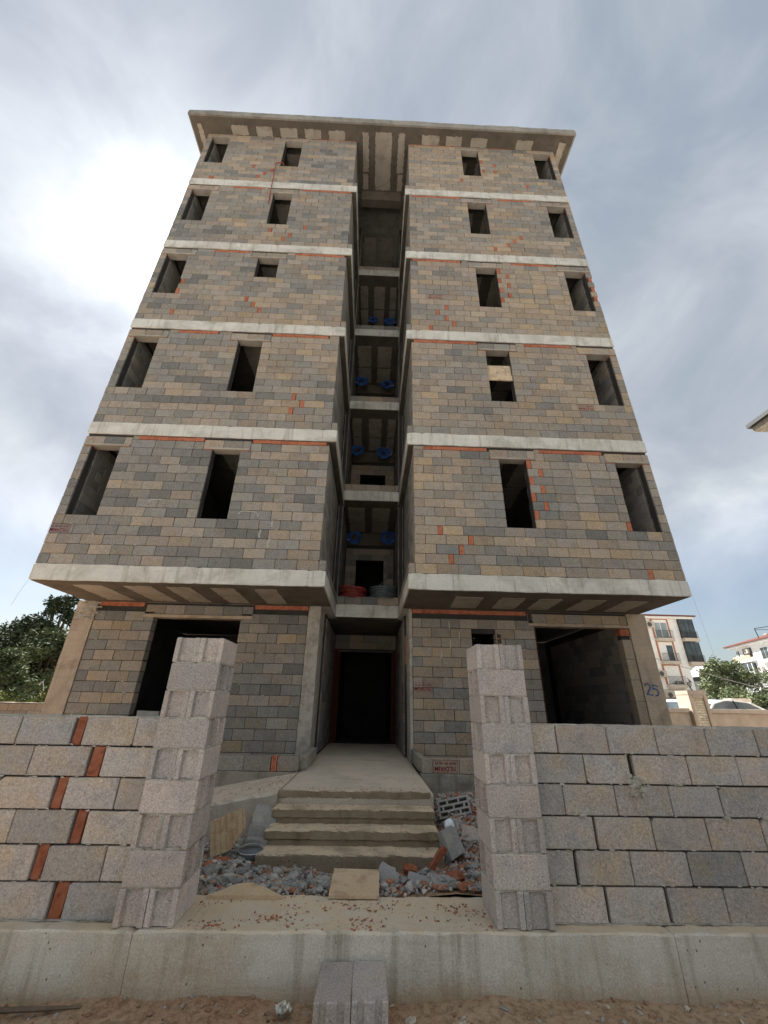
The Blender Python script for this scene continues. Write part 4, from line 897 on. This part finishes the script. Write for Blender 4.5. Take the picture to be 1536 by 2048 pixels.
def rail(T, x0, x1, y, z0, z1, n=12):
    mb = MB(); mb.box(x0, x1, y, y+.03, z1-.03, z1); mb.box(x0, x1, y, y+.03, z0, z0+.03)
    for i in range(n+1): x = x0+(x1-x0-.02)*i/n; mb.box(x, x+.02, y+.002, y+.028, z0+.031, z1-.031)
    return mb.obj('railing', M['rail'], T, kind='stuff')
def ac(T, x, y, z):
    mb = MB(); rough(mb, x-.42, x+.42, y, y+.3, z-.3, z+.3, jit=.002, ch=.02); o = mb.obj('air_conditioner', M['trimgrey'], T)
    mb = MB(); mb.rings([[(x-.1+math.cos(a)*r_, yy, z+math.sin(a)*r_) for a in [-k*math.pi/8 for k in range(16)]] for r_, yy in ((.22, y-.004), (.22, y-.03), (.05, y-.03))]); mb.obj('fan_grille', M['rail'], o)
AP = thing('apartment_building', 'white four storey apartment block with orange window surrounds behind the cars', 'building', (0, 0, 0))
mb = MB(); mb.box(20.5, 30.40, 40, 50, .3, 9.85); mb.obj('wall', M['white'], AP); mb = MB(); mb.box(20.2, 31.95, 39.7, 50.3, 9.86, 10.08); mb.obj('eave', M['white'], AP)
mb = MB(); mb.rings([[(20., 39.55, 10.09), (32.15, 39.55, 10.09), (32.15, 50.5, 10.09), (20., 50.5, 10.09)][::1], [(20., 39.55, 10.2), (32.15, 39.55, 10.2), (32.15, 50.5, 10.2), (20., 50.5, 10.2)], [(23, 44, 11.2), (29, 44, 11.2), (29, 46, 11.2), (23, 46, 11.2)]]); mb.obj('roof', M['tile'], AP)
mb = MB(); mb.box(30.401, 31.75, 41.2, 49.8, 5.45, 9.855); mb.obj('wall', M['white'], AP)
for i, (z0, z1) in enumerate(((8.02, 9.78), (5.92, 7.65), (3.86, 5.5))):
    f = MB()
    for q in ((27.72, 27.86, z0, z1+.14), (29.30, 29.44, z0, z1+.14), (27.861, 29.299, z1, z1+.14)): f.box(q[0], q[1], 39.93, 40.02, q[2], q[3])
    f.obj('window_surround', M['orange'], AP)
    wn = MB(); 
    for q in ((27.87, 27.93, z0, z1-.005), (29.23, 29.29, z0, z1-.005), (28.55, 28.61, z0, z1-.3), (27.931, 29.229, z1-.3, z1-.005)): wn.box(q[0], q[1], 39.95, 40.0, q[2], q[3])
    wf = wn.obj('window', M['frame'], AP)
    for j, (a, b) in enumerate(((27.932, 28.549), (28.611, 29.229))):
        mb = MB(); mb.box(a, b, 39.97, 39.99, z0, z1-.301); mb.obj('pane', M['glass' if (i, j) == (1, 1) else ('frame' if i == 2 or (i, j) == (1, 0) else 'glass2')], wf)
    mb = MB(); rough(mb, 27.75, 29.42, 39.55, 39.995, z0-.33, z0-.03, jit=.002); mb.obj('balcony_slab', M['trimgrey'], AP); rail(AP, 27.78, 29.40, 39.58, z0-.02, z0+.68, 14)
    if i == 2:
        for x in (28.5, 28.9, 29.1):
            mb = MB(); [chunk(mb, x+J(.1), 39.75+J(.08), z0+.15+J(.12), .05) for _ in range(14)]; mb.obj('balcony_plant', M['leaf_mid'], AP, kind='stuff')
ac(AP, 27.45, 39.66, 9.25); ac(AP, 27.40, 39.66, 4.75); ac(AP, 27.7, 39.66, 2.95)
mb = MB(); mb.box(28.1, 29.2, 39.96, 39.99, 2.5, 3.15); mb.obj('window', M['glass2'], AP)
mb = MB(); mb.box(26.9, 29.9, 39.93, 39.999, 3.36, 3.44); mb.obj('string_course', M['trimgrey'], AP)
for i, (z0, z1) in enumerate(((8.05, 9.85), (5.87, 7.66))):
    mb = MB(); mb.box(30.45, 31.80, 39.75, 41.19, z0, z1); g_ = mb.obj('balcony_glazing', M['glass'], AP)
    mb = MB()
    for x in (30.44, 30.88, 31.32, 31.76): mb.box(x, x+.04, 39.72, 39.749, z0, z1)
    mb.obj('glazing_bar', M['rail'], g_)
    mb = MB(); rough(mb, 30.41, 31.92, 39.6, 41.19, z0-.32, z0-.01, jit=.002); mb.obj('balcony_slab', M['trimgrey'], AP); rail(AP, 30.42, 31.86, 39.62, z0, z0+.60, 14)

HO = thing('apartment_house', 'white house with red tiled roof, chimney and glazed balconies beyond the tree', 'building', (52.3, 60., 0.), math.atan2(-.96623, -.25766))
def hb(name, m, x0, x1, y0, y1, z0, z1, par=HO): mb = MB(); mb.box(x0, x1, y0, y1, z0, z1); return mb.obj(name, M[m], par)
# local +x runs along the facade, the facade looks towards local -y
hb('wall', 'white', 1.0, 12, 0, 10, .3, 9.75); hb('eave', 'white', .2, 12.5, -.6, 10, 9.76, 9.95)
mb = MB(); mb.rings([[(0, -.8, 9.96), (12.8, -.8, 9.96), (12.8, 10.5, 9.96), (0, 10.5, 9.96)], [(0, -.8, 10.12), (12.8, -.8, 10.12), (12.8, 10.5, 10.12), (0, 10.5, 10.12)], [(4, 4, 11.6), (9.5, 4, 11.6), (9.5, 6, 11.6), (4, 6, 11.6)]]); mb.obj('roof', M['tile'], HO)
hb('chimney', 'white', 7.5, 8.2, .8, 1.4, 10.2, 10.75); hb('chimney_cap', 'trimgrey', 7.4, 8.3, .7, 1.5, 10.751, 10.83)
for (a, b, c, d) in ((1.25, 2.3, 8.5, 9.45), (6.9, 8.6, 7.75, 9.25), (1.2, 2.7, 4.3, 5.2), (4.2, 4.9, 4.2, 5.2)):
    w0 = hb('window', 'frame', a, b, -.06, -.002, c, d); hb('pane', 'glass2' if a < 2 else 'glass', a+.12, (a+b)/2-.03, -.07, -.061, c+.1, d-.1, w0); hb('pane', 'glass', (a+b)/2+.03, b-.12, -.07, -.061, c+.1, d-.1, w0)
hb('recess_shade_panel', 'inner', 3.0, 5.1, -.03, -.001, 8.4, 9.5); hb('balcony_panel', 'ply', 1.0, 5.15, -.5, -.42, 7.95, 8.55); hb('balcony_slab', 'white', .9, 5.2, -.55, -.002, 7.72, 7.94)  # first panel is flat: recess shade painted as a dark colour
gz = hb('balcony_glazing', 'glass', 1.05, 5.0, -.45, -.002, 5.9, 7.5)
for i in range(5): hb('glazing_bar', 'frame', 1.0+i*.98, 1.07+i*.98, -.5, -.451, 5.9, 7.55, gz)
hb('glazing_bar', 'frame', 1.0, 5.0, -.53, -.501, 6.45, 6.52, gz); hb('glazing_bar', 'frame', 1.0, 5.0, -.53, -.501, 6.1, 6.15, gz); hb('balcony_slab', 'white', .9, 5.2, -.55, -.003, 5.5, 5.88)
hb('balcony_slab', 'white', 6.6, 9.0, -.5, -.003, 7.4, 7.68); rail(HO, 6.7, 8.9, -.5, 7.7, 8.4, 16)
for x, z in ((6.1, 6.75), (4.3, 9.1)): ac(HO, x, -.35, z)
AR = thing('curved_roof_shed', 'low building with a curved white roof edge left of the tiled house', 'building', (51.9, 62, 0))
mb = MB(); pr = [(-2.2+2.2*math.sin(t*math.pi/2/6)*1., 6.6+1.6*math.sin(t/6*1.4)) for t in range(7)]
mb.rings([[(x, 0, z) for x, z in pr]+[(2.5, 0, 8.0), (2.5, 0, 7.9)]+[(x, 0, z-.25) for x, z in pr[::-1]], [(x, 5, z) for x, z in pr]+[(2.5, 5, 8.0), (2.5, 5, 7.9)]+[(x, 5, z-.25) for x, z in pr[::-1]]][::-1]); mb.obj('roof', M['white'], AR)
mb = MB(); mb.box(-1.9, 2.4, .3, 4.7, .3, 6.7); mb.obj('wall', M['inner'], AR)
AN = thing('roof_antenna_frame', 'thin dark metal frame standing on the red tiled roof', 'metal frame', (50.2, 52.5, 10.)); 
mb = MB(); mb.tube([(0, 0, -.1), (-.2, 0, 1.5)], .05, 6); mb.obj('post', M['black'], AN); mb = MB(); mb.tube([(-.2, 0, 1.5), (2.6, -1, 1.9)], .04, 6); mb.obj('rail', M['black'], AN); mb = MB(); mb.tube([(-.2, 0, 1.35), (2.6, -1, 1.3)], .03, 6); mb.obj('rail', M['black'], AN)
NH = thing('neighbouring_house', 'corner of a neighbouring roof with white boxed eaves and dark edge', 'building', (0, 0, 0))
mb = MB(); mb.box(18.98, 30, 6, 16.0, 14.36, 14.60); mb.obj('eave', M['roofc'], NH); mb = MB(); mb.box(18.80, 30.2, 5.9, 16.1, 14.601, 14.80); mb.obj('roof_edge', M['black'], NH)
mb = MB(); mb.rings([[(18.8, 5.9, 14.801), (30.2, 5.9, 14.801), (30.2, 16.1, 14.801), (18.8, 16.1, 14.801)], [(23.5, 10, 16.5), (25.5, 10, 16.5), (25.5, 12, 16.5), (23.5, 12, 16.5)]]); mb.obj('roof', M['tile'], NH)
mb = MB(); mb.box(20.6, 29, 7, 15.0, 0, 14.355); mb.obj('wall', M['white'], NH)
for z in (2.5, 5.5, 8.5, 11.5):
    for y in (9, 12.2): mb = MB(); mb.box(20.55, 20.599, y, y+1.2, z, z+1.4); wf = mb.obj('window', M['frame'], NH); mb = MB(); mb.box(20.54, 20.5495, y+.1, y+1.1, z+.1, z+1.3); mb.obj('pane', M['glass'], wf)
mb = MB(); mb.tube([(6.2, 9.6, 2.85)]+[(6.2+8.8*t, 9.6+4*t, 2.85-.95*t-.5*t*(1-t)) for t in [i/10 for i in range(1, 11)]], .008, 4); mb.obj('overhead_cable', M['whitecable'], label='sagging cable running from the building past the lantern', cat='cable')

# ------------------------------------------------------------------ surroundings, left
FW = thing('far_block_wall', 'low reddish block wall in front of the dark trees', 'wall')
mb = MB(); mb.box(-20, -7, 14.02, 14.17, .1, 1.51); mb.obj('mortar_core', M['mortar'], FW)
for r_ in range(5):
    x = -13.2+(.2 if r_ % 2 else 0)
    while x < -8.4: o = link('block', cached(('block', 'fw'), lambda: unit(.39, .19, .16), M['block'], 3), FW, (x, 14, .53+r_*.195)); o['tone'] = random.uniform(.35, .8); x += .4
mb = MB(); rough(mb, -20, -7, 13.99, 14.2, 1.512, 1.535, step=.1, jit=.004); mb.obj('mortar_bed', M['mortar_light'], FW)
def tree(name, label, loc, w_, h, m, n=9000, leaf=.16, seed=1, trunk_h=.35, clump=.5, group=None, open_=.0, dp=None):
    rs = random.Random(seed); T = thing(name, label, 'tree', loc, 0, group); mb = MB(); r0 = .03*h+.04
    mb.tube([(0, 0, -.1), (J(.1), J(.1), h*trunk_h*.5), (J(.2), J(.2), h*trunk_h), (J(.3), J(.3), h*.85)], [r0, r0*.8, r0*.6, r0*.1], 7)
    dp = dp or w_; cl = []; ncl = int(26+w_*h*1.6)
    for i in range(ncl):
        for _ in range(40):
            a = rs.random()*6.283; z = rs.random(); rad = math.sqrt(rs.random()); prof_ = math.sin(math.pi*min(1, (z*.86+.12)))**.6
            x = math.cos(a)*rad*w_/2*prof_; y = math.sin(a)*rad*dp/2*prof_; zz = h*(trunk_h*.6+(1-trunk_h*.6)*z)
            if rad > .45 or z > .75 or rs.random() < .3: break
        cl.append((x, y, zz, clump*rs.uniform(.45, 1.15)))
        if i % 2 == 0:
            mb.tube([(0, 0, h*trunk_h*.8*rs.uniform(.6, 1.2)), (x*.5, y*.5, (h*trunk_h*.8+zz)/2), (x, y, zz)], [r0*.35, r0*.2, r0*.06], 5)
    mb.obj('trunk', M['bark'], T)
    V, Fc = [], []
    for i in range(n):
        x, y, z, r_ = cl[i % ncl]; d = Vector((rs.gauss(0, 1), rs.gauss(0, 1), rs.gauss(0, .75))); d.normalize(); q = Vector((x, y, z))+d*r_*rs.random()**.45*(1+.25*rs.random())
        u = Vector((rs.gauss(0, 1), rs.gauss(0, 1), rs.gauss(0, .6))).normalized(); v_ = u.cross(Vector((rs.gauss(0, 1), rs.gauss(0, 1), rs.gauss(0, 1)))).normalized(); s_ = leaf*rs.uniform(.6, 1.25)
        o_ = len(V); V += [tuple(q-u*s_), tuple(q+v_*s_*.42), tuple(q+u*s_), tuple(q-v_*s_*.42)]; Fc.append((o_, o_+1, o_+2, o_+3))
    mb = MB(); mb.v = V; mb.f = Fc; mb.t = [0]*len(Fc); mb.obj('crown', M[m], T); return T
gl_ = 'trees behind the far block wall'
tree('pine_tree', 'tall airy pine with open top branches beside the corner column', (-20.7, 28.5, 0), 4.2, 7.9, 'leaf_dark', 8000, .13, 3, .35, .42, gl_)
tree('evergreen_tree', 'dense dark evergreen directly under the tall pine', (-21.6, 27.2, 0), 4.4, 6.0, 'leaf_dark', 12000, .13, 4, .2, .7, gl_)
tree('evergreen_tree', 'dark round evergreen at the left edge, above the yellow flowering bush', (-24.3, 29.5, 0), 4.2, 5.7, 'leaf_dark', 12000, .14, 5, .2, .7, gl_)
tree('evergreen_tree', 'mid green evergreen filling in near the column base', (-19.3, 26.5, 0), 3.6, 5.4, 'leaf_mid', 9000, .13, 6, .15, .6, gl_)
tree('evergreen_tree', 'broad dark evergreen far back behind the others', (-26., 34, 0), 8.5, 6.6, 'leaf_dark', 12000, .17, 7, .2, .9, gl_)
tree('olive_tree', 'grey green olive tree low behind the block wall', (-17.6, 21.5, 0), 3.4, 3.5, 'leaf_mid', 8000, .11, 8, .15, .5, gl_)
tree('flowering_bush', 'yellow green flowering bush just above the block wall', (-13.2, 19.3, 0), 2.2, 2.25, 'leaf_yellow', 5000, .07, 9, .1, .35, gl_)
tree('flowering_bush', 'small yellow green bush at the far left end of the block wall', (-16.6, 20, 0), 2.0, 2.0, 'leaf_yellow', 4000, .07, 10, .1, .35, gl_)
mb = MB(); mb.tube([(-14.15, 20, .2), (-14.15, 20, 1.8), (-14.38, 20, 2.35), (-14.5, 20, 2.2)], .025, 6); mb.obj('crooked_pole', M['chrome'], label='thin pale bent pole standing before the dark trees', cat='pole')
gr_ = 'trees between the apartment buildings'
tree('olive_tree', 'large grey green olive tree between the two white buildings', (25.6, 30.3, 0), 4.6, 4.75, 'leaf_olive', 15000, .12, 12, .12, .55, gr_)
tree('olive_tree', 'low wide bush spreading behind the parked saloon', (22.6, 27, 0), 4.6, 2.75, 'leaf_olive', 9000, .10, 13, .1, .5, gr_)
tree('olive_tree', 'leafy tree at the right edge before the tiled house', (29.6, 30.5, 0), 3.6, 4.0, 'leaf_olive', 9000, .12, 14, .15, .5, gr_)
tree('evergreen_tree', 'low dark tree at the foot of the large olive tree', (25.5, 26, 0), 5.2, 2.6, 'leaf_dark', 9000, .11, 15, .1, .5, gr_)
mb = MB(); rs_ = random.Random(5)
for i in range(26000):
    x = rs_.uniform(-90, 90); y = rs_.uniform(62, 90) if x > -15 else rs_.uniform(36, 60)
    z = rs_.random()**.8*(4.6 if x < 0 else 3.6)*(1+.3*math.sin(x*.31)+.15*math.sin(x*.9)); u = Vector((rs_.gauss(0, 1), rs_.gauss(0, 1), rs_.gauss(0, 1))).normalized(); v_ = u.cross(Vector((rs_.gauss(0, 1), 0, 1))).normalized(); s_ = rs_.uniform(.35, .7); q = Vector((x, y, z)); mb.add([tuple(q-u*s_), tuple(q+v_*s_*.6), tuple(q+u*s_), tuple(q-v_*s_*.6)], [(0, 1, 2, 3)])
mb.obj('distant_treeline', M['leaf_dark'], kind='stuff')
print('blocks', len(placed), 'clays', len(clays))
